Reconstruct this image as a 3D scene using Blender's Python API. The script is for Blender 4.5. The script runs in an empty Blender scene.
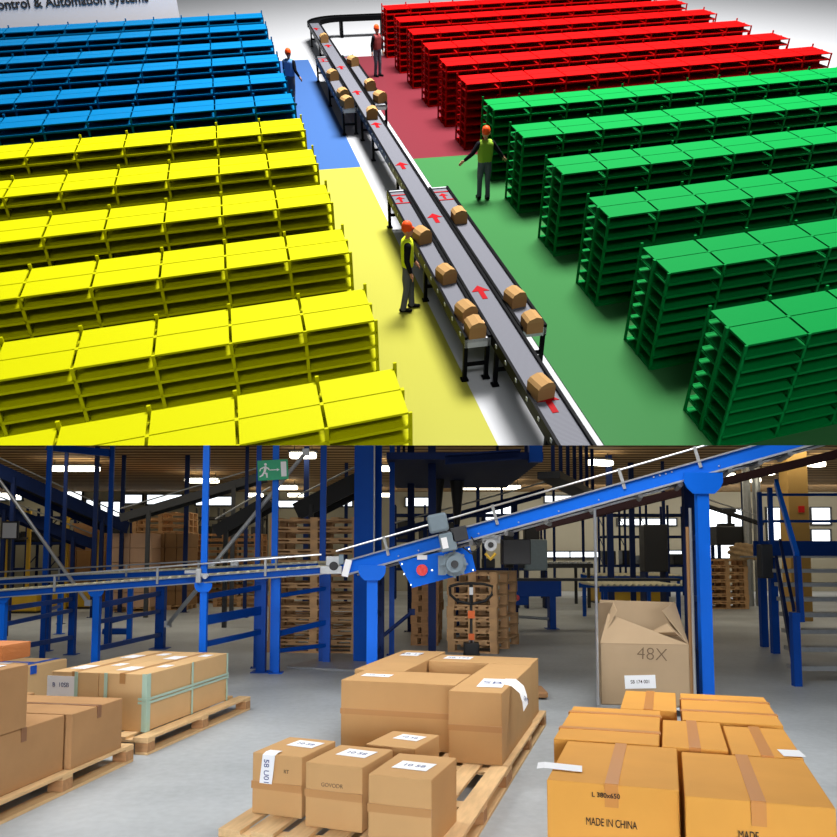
import bpy, bmesh, math, random
from mathutils import Vector, Matrix
R = random.Random(7)
scene = bpy.context.scene
col = scene.collection
PI = math.pi

# ------------------------------------------------------------------ camera, world, lights, exposure
FPX, CXP, CYP = 800.0, 418.5, 490.0
TH = math.atan(65 / 800)                       # the camera looks up by 4.6 degrees
EYE = Vector((0, 0, 1.7))
cam_d = bpy.data.cameras.new('camera'); cam = bpy.data.objects.new('camera', cam_d); col.objects.link(cam)
cam_d.sensor_width = 36; cam_d.lens = FPX / 837 * 36
cam_d.shift_y = (CYP - 418.5) / 837
cam_d.clip_start = 0.05; cam_d.clip_end = 200
cam.location = EYE; cam.rotation_euler = (PI / 2 + TH, 0, 0)
scene.camera = cam
scene.view_settings.view_transform = 'Standard'
scene.view_settings.look = 'None'
scene.view_settings.exposure = 0.0
scene.view_settings.gamma = 1.0
scene.view_settings.use_curve_mapping = False

w = bpy.data.worlds.new('world'); scene.world = w; w.use_nodes = True
w.node_tree.nodes['Background'].inputs[0].default_value = (0.86, 0.93, 1.0, 1)
w.node_tree.nodes['Background'].inputs[1].default_value = 0.16

def area_light(name, loc, target, sx, sy, power, color=(1, 1, 1), spread=180):
    d = bpy.data.lights.new(name, 'AREA'); d.shape = 'RECTANGLE'; d.size = sx; d.size_y = sy
    d.energy = power; d.color = color; d.spread = math.radians(spread)
    o = bpy.data.objects.new(name, d); col.objects.link(o); o.location = loc
    o.rotation_euler = (Vector(target) - Vector(loc)).to_track_quat('-Z', 'Y').to_euler()
    return o
# added light without a fixture, overhead, brightening the tilted model floor
area_light('added_model_light', (0.4, 0.45, 5.2), (0.5, 2.3, 2.5), 1.1, 1.1, 205, (1, 1, 1), 110)
# added fill behind the camera, brightening front faces like daylight
area_light('added_front_fill', (0, -3.2, 1.6), (0, 5.0, 0.0), 8, 1.4, 68, (0.93, 0.96, 1.0), 40)
# added overhead light for the packing floor, fixtures unseen behind the tilted model
area_light('added_hall_light', (-3.2, 6.8, 4.3), (-2.8, 6.6, 0), 2.2, 3.0, 185, (1.0, 0.98, 0.95))
area_light('added_hall_light', (1.8, 6.8, 4.3), (1.6, 6.0, 0), 2.2, 3.0, 185, (1.0, 0.98, 0.95))
area_light('added_hall_light', (-1, 12.5, 4.4), (-1, 12.5, 0), 12, 0.8, 30, (1.0, 0.97, 0.9))
# added strips of light brightening the deep hall, apart from its fluorescent lamps
area_light('added_hall_light', (-9, 19.0, 4.4), (-9, 19.8, 0), 15, 0.8, 210, (1.0, 0.90, 0.72))
area_light('added_hall_light', (9, 20.5, 4.4), (9, 21.5, 0), 12, 0.8, 120, (1.0, 0.90, 0.70))
area_light('added_hall_light', (0, 27.5, 4.4), (0, 27.5, 0), 34, 0.8, 230, (1.0, 0.90, 0.70))
area_light('added_hall_light', (12, 34, 4.4), (12, 38, 1.5), 20, 0.8, 380, (1.0, 0.95, 0.85))

# ------------------------------------------------------------------ helpers
def srgb(r, g, b):
    f = lambda c: (c / 255 / 12.92) if c / 255 <= 0.04045 else ((c / 255 + 0.055) / 1.055) ** 2.4
    return (f(r), f(g), f(b), 1)

def mat(name, c, rough=0.6, metal=0.0, noise=0.0, nscale=8.0, c2=None, bump=0.0, emit=None, estr=0, stretch=None, spec=0.5):
    m = bpy.data.materials.new(name); m.use_nodes = True
    nt = m.node_tree; b = nt.nodes['Principled BSDF']
    b.inputs['Roughness'].default_value = rough; b.inputs['Metallic'].default_value = metal
    b.inputs['Specular IOR Level'].default_value = spec
    b.inputs['Base Color'].default_value = c
    if emit:
        b.inputs['Emission Color'].default_value = emit; b.inputs['Emission Strength'].default_value = estr
    if noise or bump:
        tc = nt.nodes.new('ShaderNodeTexCoord'); mp = nt.nodes.new('ShaderNodeMapping')
        nt.links.new(tc.outputs['Object'], mp.inputs[0])
        if stretch: mp.inputs['Scale'].default_value = stretch
        n = nt.nodes.new('ShaderNodeTexNoise'); n.inputs['Scale'].default_value = nscale; n.inputs['Detail'].default_value = 6
        nt.links.new(mp.outputs[0], n.inputs[0])
        if noise:
            r = nt.nodes.new('ShaderNodeValToRGB'); nt.links.new(n.outputs[0], r.inputs[0])
            k = 1 - noise
            d = c2 or (c[0] * k, c[1] * k, c[2] * k, 1)
            r.color_ramp.elements[0].position = 0.3; r.color_ramp.elements[0].color = d
            r.color_ramp.elements[1].position = 0.7; r.color_ramp.elements[1].color = c
            nt.links.new(r.outputs[0], b.inputs['Base Color'])
        if bump:
            bp = nt.nodes.new('ShaderNodeBump'); bp.inputs['Strength'].default_value = bump; bp.inputs['Distance'].default_value = 0.01
            nt.links.new(n.outputs[0], bp.inputs['Height']); nt.links.new(bp.outputs[0], b.inputs['Normal'])
    return m

M = {}
M['shaded_blue'] = mat('shaded_blue', srgb(0, 70, 164), 0.5, 0, 0.12, 3, spec=.2)  # darker copy of the blue paint, shade put into its colour
M['bright_blue'] = mat('bright_blue', srgb(0, 103, 225), 0.5, 0, 0.06, 3, spec=.2)
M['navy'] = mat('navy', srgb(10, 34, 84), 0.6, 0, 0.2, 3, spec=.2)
M['black'] = mat('black', srgb(22, 22, 24), 0.5)
M['darkgrey'] = mat('darkgrey', srgb(52, 54, 58), 0.6, 0, .2, 5)
M['chrome'] = mat('chrome', srgb(205, 208, 212), 0.3, 0.85)
M['galv'] = mat('galvanised', srgb(175, 178, 180), 0.45, 0.5, 0.15, 12)
M['grey'] = mat('machine_grey', srgb(120, 138, 150), 0.5, 0, 0.12, 10)
M['white'] = mat('white_paper', srgb(240, 242, 246), 0.7)
M['red'] = mat('red_plastic', srgb(225, 30, 25), 0.4)
M['orange'] = mat('orange_tag', srgb(240, 110, 40), 0.6)
M['ink'] = mat('ink', srgb(40, 34, 30), 0.9)
M['blueink'] = mat('blue_ink', srgb(60, 75, 130), 0.9)
M['greyink'] = mat('faint_ink', srgb(110, 90, 70), 0.9)
M['roller'] = mat('yellowish_roller', srgb(205, 198, 165), 0.5, 0)
M['teal'] = mat('teal_strap', srgb(176, 205, 188), 0.4)
M['bluetape'] = mat('blue_tape', srgb(25, 85, 190), 0.4)
M['wood'] = mat('pallet_wood', srgb(226, 188, 136), 0.8, 0, 0.22, 5, bump=0.3, stretch=(6, 1, 6))
M['wood2'] = mat('pallet_wood_dark', srgb(186, 138, 92), 0.85, 0, 0.3, 5, bump=0.3, stretch=(1, 5, 5))
M['woodbg'] = mat('old_pallet_wood', srgb(208, 164, 116), 0.85, 0, 0.3, 4)
M['cardM'] = mat('cardboard_tan', srgb(201, 159, 108), 0.75, 0, 0.08, 3, bump=.05, spec=.15)
M['cardE'] = mat('cardboard_orange', srgb(226, 162, 74), 0.7, 0, 0.09, 3, bump=.05, spec=.15)
M['cardA'] = mat('cardboard_brown', srgb(184, 142, 98), 0.75, 0, 0.14, 3, bump=.05, spec=.15)
M['cardB'] = mat('cardboard_light', srgb(218, 180, 130), 0.75, 0, 0.10, 3, bump=.05, spec=.15)
M['cardW'] = mat('cardboard_grey', srgb(176, 152, 122), 0.8, 0, 0.08, 3, bump=.05, spec=.15)
M['cardP'] = mat('cardboard_pink', srgb(205, 165, 135), 0.8, 0, 0.10, 2)
M['cardD'] = mat('cardboard_dull', srgb(150, 112, 70), 0.8, 0, 0.15, 2)
M['tapeM'] = mat('brown_tape', srgb(184, 136, 84), 0.4)
M['tapeE'] = mat('orange_tape', srgb(200, 132, 55), 0.4)
M['tapeA'] = mat('dark_tape', srgb(140, 98, 66), 0.35)
M['wall'] = mat('hall_wall', srgb(165, 160, 142), 0.9, 0, 0.12, 0.5)
M['beige'] = mat('beige_pillar', srgb(190, 150, 80), 0.8, 0, 0.1, 2)
M['yellow'] = mat('yellow_steel', srgb(205, 165, 40), 0.5, 0, 0.1, 4)
M['sack'] = mat('sack_paper', srgb(190, 160, 120), 0.9, 0, 0.3, 8, bump=0.6)
M['green_sign'] = mat('green_sign', srgb(20, 165, 115), 0.5)
M['window'] = mat('window_daylight', (0.9, 0.95, 1, 1), 0.5, emit=(0.86, 0.94, 1, 1), estr=1.9)
M['lamp'] = mat('lamp_glow', (1, 1, .9, 1), 0.5, emit=(1.0, 0.92, 0.70, 1), estr=9)

def wave_mat(name, c, c2, scale, direction='X', rough=.8):
    m = bpy.data.materials.new(name); m.use_nodes = True; nt = m.node_tree; b = nt.nodes['Principled BSDF']
    b.inputs['Roughness'].default_value = rough; b.inputs['Specular IOR Level'].default_value = .06
    tc = nt.nodes.new('ShaderNodeTexCoord'); wv = nt.nodes.new('ShaderNodeTexWave'); wv.bands_direction = direction
    wv.inputs['Scale'].default_value = scale; wv.inputs['Distortion'].default_value = 0
    rp = nt.nodes.new('ShaderNodeValToRGB'); rp.color_ramp.elements[0].color = c; rp.color_ramp.elements[1].color = c2
    nt.links.new(tc.outputs['Object'], wv.inputs[0]); nt.links.new(wv.outputs['Fac'], rp.inputs[0])
    nt.links.new(rp.outputs[0], b.inputs['Base Color'])
    return m
M['ceiling'] = wave_mat('ceiling_sheet', srgb(88, 64, 42), srgb(205, 168, 120), 0.5, 'Y')

def floor_mat():
    m = bpy.data.materials.new('concrete_floor'); m.use_nodes = True; nt = m.node_tree; b = nt.nodes['Principled BSDF']
    tc = nt.nodes.new('ShaderNodeTexCoord')
    n1 = nt.nodes.new('ShaderNodeTexNoise'); n1.inputs['Scale'].default_value = 0.7; n1.inputs['Detail'].default_value = 8
    n2 = nt.nodes.new('ShaderNodeTexNoise'); n2.inputs['Scale'].default_value = 14; n2.inputs['Detail'].default_value = 4
    for n in (n1, n2): nt.links.new(tc.outputs['Object'], n.inputs[0])
    mx = nt.nodes.new('ShaderNodeMix'); mx.data_type = 'FLOAT'; mx.inputs[0].default_value = 0.3
    nt.links.new(n1.outputs[0], mx.inputs[2]); nt.links.new(n2.outputs[0], mx.inputs[3])
    rp = nt.nodes.new('ShaderNodeValToRGB')
    rp.color_ramp.elements[0].position = .35; rp.color_ramp.elements[0].color = srgb(158, 164, 168)
    rp.color_ramp.elements[1].position = .65; rp.color_ramp.elements[1].color = srgb(186, 192, 196)
    nt.links.new(mx.outputs[0], rp.inputs[0]); nt.links.new(rp.outputs[0], b.inputs['Base Color'])
    b.inputs['Roughness'].default_value = 0.5
    return m
M['concrete'] = floor_mat()

def tag(o, label=None, cat=None, group=None, kind=None):
    if label: o['label'] = label
    if cat: o['category'] = cat
    if group: o['group'] = group
    if kind: o['kind'] = kind
    return o

class MB:
    """collects shapes into one mesh"""
    def __init__(s, scale=1.0): s.bm = bmesh.new(); s.k = scale
    def box(s, x0, y0, z0, x1, y1, z1, mtx=None, bev=0):
        k = s.k
        vs = [s.bm.verts.new(((x1 if i & 1 else x0) * k, (y1 if i & 2 else y0) * k, (z1 if i & 4 else z0) * k)) for i in range(8)]
        fs = [(0, 2, 3, 1), (4, 5, 7, 6), (0, 1, 5, 4), (2, 6, 7, 3), (0, 4, 6, 2), (1, 3, 7, 5)]
        ff = [s.bm.faces.new([vs[i] for i in f]) for f in fs]
        if mtx is not None: bmesh.ops.transform(s.bm, matrix=mtx, verts=vs)
        if bev:
            es = list({e for f in ff for e in f.edges})
            bmesh.ops.bevel(s.bm, geom=es, offset=bev * k, segments=2, affect='EDGES', profile=0.5)
        return s
    def bar(s, p, q, wd, ht, up=(0, 0, 1)):
        """rectangular bar from p to q; wd sideways, ht along up"""
        p, q = Vector(p), Vector(q); d = (q - p); L = d.length; d.normalize()
        sd = d.cross(Vector(up))
        if sd.length < 1e-5: sd = d.cross(Vector((1, 0, 0)))
        sd.normalize(); u = sd.cross(d)
        mt = Matrix((sd, d, u)).transposed().to_4x4(); mt.translation = p * s.k
        return s.box(-wd / 2, 0, -ht / 2, wd / 2, L, ht / 2, mt)
    def tube(s, pts, r, seg=10, r2=None):
        k = s.k; pts = [Vector(p) * k for p in pts]; rings = []
        for i, p in enumerate(pts):
            d = (pts[min(i + 1, len(pts) - 1)] - pts[max(i - 1, 0)]).normalized()
            a = d.cross(Vector((0, 0, 1)))
            if a.length < 1e-3: a = d.cross(Vector((1, 0, 0)))
            a.normalize(); b = d.cross(a)
            rr = (r if r2 is None else r + (r2 - r) * i / (len(pts) - 1)) * k
            rings.append([s.bm.verts.new(p + a * (rr * math.cos(2 * PI * j / seg)) + b * (rr * math.sin(2 * PI * j / seg))) for j in range(seg)])
        for A, B in zip(rings, rings[1:]):
            for j in range(seg): s.bm.faces.new((A[j], A[(j + 1) % seg], B[(j + 1) % seg], B[j]))
        s.bm.faces.new(rings[0][::-1]); s.bm.faces.new(rings[-1])
        return s
    def prism(s, poly, z0, z1, mtx=None):
        """polygon in local xy extruded along z"""
        k = s.k
        a = [s.bm.verts.new((x * k, y * k, z0 * k)) for x, y in poly]; b = [s.bm.verts.new((x * k, y * k, z1 * k)) for x, y in poly]
        n = len(poly)
        s.bm.faces.new(a[::-1]); s.bm.faces.new(b)
        for i in range(n): s.bm.faces.new((a[i], a[(i + 1) % n], b[(i + 1) % n], b[i]))
        if mtx is not None: bmesh.ops.transform(s.bm, matrix=mtx, verts=a + b)
        return s
    def mesh(s, name, m):
        bmesh.ops.recalc_face_normals(s.bm, faces=s.bm.faces)
        me = bpy.data.meshes.new(name); s.bm.to_mesh(me); s.bm.free(); me.materials.append(m); return me
    def build(s, name, m, parent=None, loc=None, rz=0):
        o = bpy.data.objects.new(name, s.mesh(name, m)); col.objects.link(o)
        if parent: o.parent = parent
        if loc is not None: o.location = loc
        if rz: o.rotation_euler = (0, 0, rz)
        return o
def inst(name, me, parent, loc=(0, 0, 0), rz=0):
    o = bpy.data.objects.new(name, me); col.objects.link(o); o.parent = parent; o.location = loc; o.rotation_euler = (0, 0, rz); return o
def empty(name, loc, rz=0):
    o = bpy.data.objects.new(name, None); o.empty_display_size = .1; col.objects.link(o); o.location = loc; o.rotation_euler = (0, 0, rz); return o

def text_mesh(s, size, m, bold=0.0, sx=1.0):
    cu = bpy.data.curves.new('txt', 'FONT'); cu.body = s; cu.size = size; cu.align_x = 'CENTER'; cu.align_y = 'CENTER'; cu.offset = bold; cu.extrude = 0.0006
    t = bpy.data.objects.new('txt', cu); col.objects.link(t)
    bpy.context.view_layer.update()
    me = bpy.data.meshes.new_from_object(t.evaluated_get(bpy.context.evaluated_depsgraph_get()))
    bpy.data.objects.remove(t); bpy.data.curves.remove(cu)
    me.materials.clear(); me.materials.append(m)
    for v in me.vertices: v.co.x *= sx
    return me
def text_on(s, parent, loc, rot, size, m, bold=0.0, sx=1.0, name='printed_text'):
    o = bpy.data.objects.new(name, text_mesh(s, size, m, bold, sx)); col.objects.link(o); o.parent = parent; o.location = loc; o.rotation_euler = rot; return o

def at(px, py, Y):
    """point of the hall seen at pixel (px, py), at depth Y (used to measure places)"""
    c = ((px - CXP) / FPX, 1.0, (CYP - py) / FPX); ct, st = math.cos(TH), math.sin(TH)
    r = Vector((c[0], c[1] * ct - c[2] * st, c[1] * st + c[2] * ct)); return EYE + r * (Y / r.y)
def ground(px, py, z=0):
    c = ((px - CXP) / FPX, 1.0, (CYP - py) / FPX); ct, st = math.cos(TH), math.sin(TH)
    r = Vector((c[0], c[1] * ct - c[2] * st, c[1] * st + c[2] * ct)); return EYE + r * ((z - EYE.z) / r.z)
def W(yaw, lx, ly, z=0):
    c, s_ = math.cos(yaw), math.sin(yaw); return Vector((lx * c - ly * s_, lx * s_ + ly * c, z))

# ------------------------------------------------------------------ the hall: setting
HC = 4.7
def struct(o): return tag(o, kind='structure')
struct(MB().box(-22, -4, -0.1, 24, 38, 0).build('floor', M['concrete']))
struct(MB().box(-22, 38, 0, 24, 38.2, HC + .6).build('wall_back', M['wall']))
struct(MB().box(-22.2, 8, 0, -22, 38, HC + .6).build('wall_left', M['wall']))
struct(MB().box(24, 8, 0, 24.2, 38, HC + .6).build('wall_right', M['wall']))
cb = MB().box(-22, 9.5, HC, 24, 38, HC + .1)
struct(cb.build('ceiling', M['ceiling']))
wn = 0
for (xa, xb, ya, yb) in [(-4, 22, 492, 500), (64, 82, 491, 500), (86, 96, 500, 512), (100, 120, 502, 518), (124, 142, 495, 503), (147, 182, 495, 504), (196, 232, 497, 505), (276, 312, 501, 507),
                        (340, 352, 499, 506), (406, 436, 498, 506), (482, 512, 506, 520), (545, 572, 496, 502), (618, 676, 519, 525), (540, 600, 552, 557), (664, 694, 551, 557),
                        (706, 750, 509, 527), (708, 748, 536, 558), (768, 780, 508, 540), (812, 830, 508, 524), (812, 830, 530, 543)]:
    wn += 1
    a = at(xa, yb, 37.9); b = at(xb, ya, 37.9)
    f = MB()
    t = .06
    f.box(a.x - t, 37.86, a.z - t, b.x + t, 38.0, a.z).box(a.x - t, 37.86, b.z, b.x + t, 38.0, b.z + t)
    f.box(a.x - t, 37.86, a.z, a.x, 38.0, b.z).box(b.x, 37.86, a.z, b.x + t, 38.0, b.z)
    n = max(1, int((b.x - a.x) / 1.0))
    for i in range(1, n): f.box(a.x + (b.x - a.x) * i / n - .03, 37.88, a.z, a.x + (b.x - a.x) * i / n + .03, 37.98, b.z)
    fr = struct(f.build('window_%d' % wn, M['darkgrey']))
    MB().box(a.x, 37.94, a.z, b.x, 37.96, b.z).build('pane', M['window'], fr)

# ------------------------------------------------------------------ ceiling lamps of the hall
def ceiling_lamp(px, py, length, label, yaw=0.0):
    el = (CYP - py) / FPX
    p = ground(px, min(py, 494.5), HC - .27)
    o = empty('fluorescent_lamp', p, yaw); tag(o, label, 'ceiling lamp', 'fluorescent lamps under the hall ceiling')
    MB().box(-length / 2 - .05, -.09, .05, length / 2 + .05, .09, .11, bev=.01).box(-length / 2 + .1, -.01, .11, -length / 2 + .12, .01, .269).box(length / 2 - .12, -.01, .11, length / 2 - .1, .01, .269).build('lamp_housing', M['darkgrey'], o)
    MB().box(-length / 2, -.16, -.1, length / 2, .16, .05, bev=.04).build('lamp_tube', M['lamp'], o)
for px, py, L, lb in [(75, 468, 1.5, 'long glowing lamp between the two left tall blue columns'), (202, 480, 1.2, 'glowing lamp behind the blue column left of the exit sign'),
                      (303, 454.6, .7, 'glowing lamp just right of the green exit sign top'), (286, 487, .9, 'small lamp below the green exit sign'), (298, 498, .9, 'lowest small lamp above the tall pallet stack'),
                      (255, 495, .7, 'small lamp left of the exit sign column'), (384, 468, .5, 'glowing lamp touching the wide blue column'), (398, 470.5, .5, 'glowing lamp just right of the wide blue column'),
                      (385, 495.5, .5, 'small far lamp beside the wide blue column'), (488, 487, 2.6, 'long pale lamp over the grey gearbox'), (20, 499, 1.6, 'far pale lamp by the left frame edge'),
                      (752, 479.5, .55, 'warm lamp under the raised end of the blue conveyor'), (766, 472, .5, 'second warm lamp under the raised blue conveyor'), (728, 475, .4, 'small lamp right of the right blue leg head')]:
    ceiling_lamp(px, py, L, lb)
for px, py, L, lb in [(600, 462, .8, 'dim lamp above the middle of the inclined conveyor'), (813, 463, .8, 'streak of lamp at the upper right hall corner')]:
    ceiling_lamp(px, py, L, lb, 0.5)

# ------------------------------------------------------------------ pallets
def deck_pallet(name, x, y, yaw, w, d, label, boards=7, group='pallets on the packing floor'):
    """boards run along local y; origin is the front left corner"""
    o = empty(name, (x, y, 0), yaw); tag(o, label, 'pallet', group)
    bw = w / (boards + (boards - 1) * .5); gap = bw * .5
    bm_ = MB().box(0, 0, .122, bw, d, .144, bev=.002).mesh('deck_board', M['wood'])
    for i in range(boards): inst('deck_board', bm_, o, (i * (bw + gap), 0, 0))
    cross = MB().box(0, 0, .1, w, .12, .122, bev=.002).mesh('cross_board', M['wood'])
    for k in (0, d / 2 - .06, d - .12): inst('cross_board', cross, o, (0, k, 0))
    blk = MB().box(0, 0, .022, .12, .12, .1, bev=.003).mesh('block', M['wood2'])
    for i in range(3):
        for j in range(3): inst('block', blk, o, (i * (w - .12) / 2, j * (d - .12) / 2, 0))
    bb = MB().box(0, 0, 0, .12, d, .022, bev=.002).mesh('bottom_board', M['wood'])
    for i in range(3): inst('bottom_board', bb, o, (i * (w - .12) / 2, 0, 0))
    return o
YM = -.28
p = W(YM, -2.40, 4.21); pm1 = deck_pallet('wooden_pallet', p.x, p.y, YM, 1.37, 1.79, 'wooden pallet in front carrying the four small cardboard boxes')
text_on('EUR', pm1, (.34, -.002, .111), (PI / 2, 0, 0), .03, M['ink'])
p = W(YM, -2.40, 6.02); deck_pallet('wooden_pallet', p.x, p.y, YM, 1.37, 2.2, 'wooden pallet under the ring of four large tan boxes')
YB = -.22
p = W(YB, -4.973, 6.296); deck_pallet('wooden_pallet', p.x, p.y, YB, 1.2, 2.075, 'wooden pallet under the teal strapped boxes', 6)
p2 = W(YB, -5.2, 6.1)
YA = -.18
p = W(YA, -5.0, 4.45); deck_pallet('wooden_pallet', p.x, p.y, YA, 1.47, 1.79, 'wooden pallet under the brown boxes at the left frame edge')
YE = -.3
p = W(YE, -.60, 3.44); deck_pallet('wooden_pallet', p.x, p.y, YE, 1.22, 2.50, 'wooden pallet hidden under the orange boxes')

# ------------------------------------------------------------------ cardboard boxes
def carton_body(w, d, h, m, bulge=.006, name='box_body', seam=True):
    """closed box with slightly bulging walls, soft edges and flap seams on the lid"""
    bm = bmesh.new()
    nx = 6
    bmesh.ops.create_cube(bm, size=1.0)
    bmesh.ops.subdivide_edges(bm, edges=bm.edges[:], cuts=5, use_grid_fill=True)
    for v in bm.verts:
        x, y, z = v.co * 2
        r = R.uniform(.75, 1.25)
        bx = bulge * (1 - y * y) * (1 - z * z) * r; by = bulge * (1 - x * x) * (1 - z * z) * r; bz = bulge * .5 * (1 - x * x) * (1 - y * y) * r
        v.co = Vector(((x * .5 + .5) * w, (y * .5 + .5) * d, (z * .5 + .5) * h))
        if abs(abs(x) - 1) < 1e-4: v.co.x += bx * x
        if abs(abs(y) - 1) < 1e-4: v.co.y += by * y
        if z > .99: v.co.z += bz
    es = [e for e in bm.edges if len(e.link_faces) == 2 and e.link_faces[0].normal.angle(e.link_faces[1].normal, 0) > .8]
    bmesh.ops.bevel(bm, geom=es, offset=.006, segments=2, affect='EDGES', profile=.5)
    bmesh.ops.recalc_face_normals(bm, faces=bm.faces)
    me = bpy.data.meshes.new(name); bm.to_mesh(me); bm.free(); me.materials.append(m)
    for p_ in me.polygons: p_.use_smooth = False
    return me

def carton(x, y, z, yaw, w, d, h, m, label, group=None, tape=None, tape_m=None, labels=(), name='cardboard_box', bulge=.006, frontseam=None):
    o = empty(name, (x, y, z), yaw); tag(o, label, 'box', group)
    inst('box_body', carton_body(w, d, h, m, bulge), o)
    e = bulge * .5 + .0015
    tw = .055
    def taped(ax, pos=None):
        t = MB()
        if ax == 'y':
            c = w / 2 if pos is None else pos
            t.box(c - tw / 2, -.003, h - .004, c + tw / 2, d + .003, h + e)
            t.box(c - tw / 2, -bulge * .6 - .003, h - .09, c + tw / 2, .004, h + .001)
            t.box(c - tw / 2, d - .004, h - .09, c + tw / 2, d + bulge * .6 + .003, h + .001)
        else:
            c = d / 2 if pos is None else pos
            t.box(-.003, c - tw / 2, h - .004, w + .003, c + tw / 2, h + e)
            t.box(-bulge * .6 - .003, c - tw / 2, h - .09, .004, c + tw / 2, h + .001)
            t.box(w - .004, c - tw / 2, h - .09, w + bulge * .6 + .003, c + tw / 2, h + .001)
        t.build('tape', tape_m or M['tapeM'], o)
    if tape:
        for t in tape: taped(*t) if isinstance(t, tuple) else taped(t)
    if frontseam:
        z0 = frontseam
        MB().box(-.002, -bulge - .002, z0 - .022, w + .002, .002, z0 + .022).build('tape', M['tapeM'], o)
    for (lx, ly, lw, ld, ang, tx) in labels:        # labels on the lid
        lab = MB().box(-lw / 2, -ld / 2, 0, lw / 2, ld / 2, .0015).build('paper_label', M['white'], o, (lx, ly, h + e), ang)
        lab['label'] = 'white paper label on the lid'
        if tx: text_on(tx, lab, (0, 0, .0017), (0, 0, 0), ld * .38, M['blueink'])
    return o
# ring of large tan boxes
def mb_(lx0, ly0, lx1, ly1, h, z, yaw, *a, **k):
    p = W(yaw, lx0, ly0); return carton(p.x, p.y, z, yaw, lx1 - lx0, ly1 - ly0, h, *a, **k)
g = 'large tan boxes in a ring on the middle pallet'
D1 = mb_(-2.468, 6.27, -1.50, 6.86, .53, .1445, YM, M['cardM'], 'large tan box at the front left of the ring, taped round its middle', g, labels=[(.22, .28, .25, .14, 0, 'SB 174')], frontseam=.28)
D2 = mb_(-2.58, 6.88, -2.11, 8.38, .53, .1445, YM, M['cardM'], 'long tan box at the back left of the ring', g, labels=[(.2, 1.15, .19, .26, 0, 'SB 17')])
D3 = mb_(-2.09, 7.62, -1.09, 8.12, .53, .1445, YM, M['cardM'], 'wide tan box at the back right of the ring', g, tape=None, labels=[(.24, .26, .27, .2, 0, 'SB 174')])
D4 = mb_(-1.489, 6.0, -1.08, 7.60, .53, .1445, YM, M['cardM'], 'long tan box at the front right of the ring, label hanging over its edge', g, frontseam=.26, labels=[(.26, .42, .2, .42, .06, 'SB')])
def ribbon(parent, pts, wdir, wid, name, m, th=.002):
    """paper strip through pts, thickened"""
    b = MB(); wd = Vector(wdir).normalized() * wid / 2
    P = [Vector(q) for q in pts]
    for i in range(len(P) - 1):
        a, c = P[i], P[i + 1]; n = (c - a).cross(wd).normalized() * th / 2
        vs = [b.bm.verts.new(v) for v in (a - wd - n, a + wd - n, c + wd - n, c - wd - n, a - wd + n, a + wd + n, c + wd + n, c - wd + n)]
        for f in [(0, 1, 2, 3), (7, 6, 5, 4), (0, 4, 5, 1), (1, 5, 6, 2), (2, 6, 7, 3), (3, 7, 4, 0)]: b.bm.faces.new([vs[j] for j in f])
    return b.build(name, m, parent)
r_ = ribbon(D4, [(.34, .45, .54), (.43, .42, .545), (.5, .38, .50), (.53, .33, .44), (.545, .28, .38)], (.1, 1, 0.25), .14, 'paper_label', M['white'])
text_on('174 001', r_, (.541, .335, .43), (PI / 2, .35, PI / 2 - .1), .05, M['blueink'])
# small boxes in front
g = 'small tan boxes on the front of the middle pallet'
C1 = carton(-1.010, 4.988, .1445, -.362, .34, .445, .358, M['cardM'], 'small tan box, leftmost of the front row, long label hanging down its front', g, labels=[(.21, .28, .19, .15, -.1, '10 58')], frontseam=.17)
rb = ribbon(C1, [(.13, .06, .366), (.13, .01, .368), (.125, -.02, .355), (.12, -.026, .28), (.11, -.028, .19)], (1, 0, 0), .085, 'paper_label', M['white'])
text_on('58 U01', rb, (.115, -.032, .26), (PI / 2, PI / 2, 0), .05, M['blueink'])
text_on('RT', C1, (.24, -.010, .265), (PI / 2, 0, 0), .03, M['ink'])
C2 = carton(-.654, 4.750, .1445, -.358, .36, .455, .36, M['cardM'], 'small tan box in the middle of the front row', g, labels=[(.2, .27, .2, .16, -.1, '10 58')], frontseam=.19)
text_on('GOVODR', C2, (.175, -.010, .245), (PI / 2, 0, 0), .032, M['greyink'], 0)
C3 = carton(-.274, 4.477, .1445, -.323, .362, .49, .365, M['cardM'], 'small tan box, rightmost of the front row', g, labels=[(.19, .22, .21, .16, -.08, '10 58')], frontseam=.19)
C4 = carton(-.34, 5.285, .1445, -.40, .345, .42, .34, M['cardM'], 'small tan box standing behind the front row of three', g, labels=[(.2, .25, .18, .14, -.1, '10 58')])
# orange boxes
g = 'orange brown boxes on the right pallet'
he = .6055
E1 = mb_(-.51, 3.49, .025, 4.235, he, .1445, YE, M['cardE'], 'orange box reading MADE IN CHINA, front left of the right stack', g, tape=['y'], tape_m=M['tapeE'])
text_on('MADE IN CHINA', E1, (.265, -.0105, .452), (PI / 2, 0, 0), .045, M['ink'], 0, .62)
text_on('L 380x650', E1, (.245, -.010, .562), (PI / 2, 0, 0), .027, M['ink'], .0004)
ribbon(E1, [(-.07, .20, he + .004), (-.04, .205, he + .008), (.03, .20, he + .007), (.13, .185, he + .008)], (-.1, 1, 0), .10, 'paper_label', M['white'])
E2 = mb_(.045, 3.42, .585, 4.17, he, .1445, YE, M['cardE'], 'large orange box at the front right of the right stack', g, tape=['y'], tape_m=M['tapeE'])
text_on('MADE', E2, (.23, -.0105, .478), (PI / 2, 0, 0), .045, M['ink'], 0, .62)
E3 = mb_(-.585, 4.27, -.06, 5.20, he, .1445, YE, M['cardE'], 'orange box behind the MADE IN CHINA box, taped twice across', g, tape=[('x', .28), ('x', .74)], tape_m=M['tapeE'])
E4 = mb_(-.045, 4.255, .265, 4.93, he, .1445, YE, M['cardE'], 'narrow orange box in the middle of the right stack', g, tape=['y'], tape_m=M['tapeE'])
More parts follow.
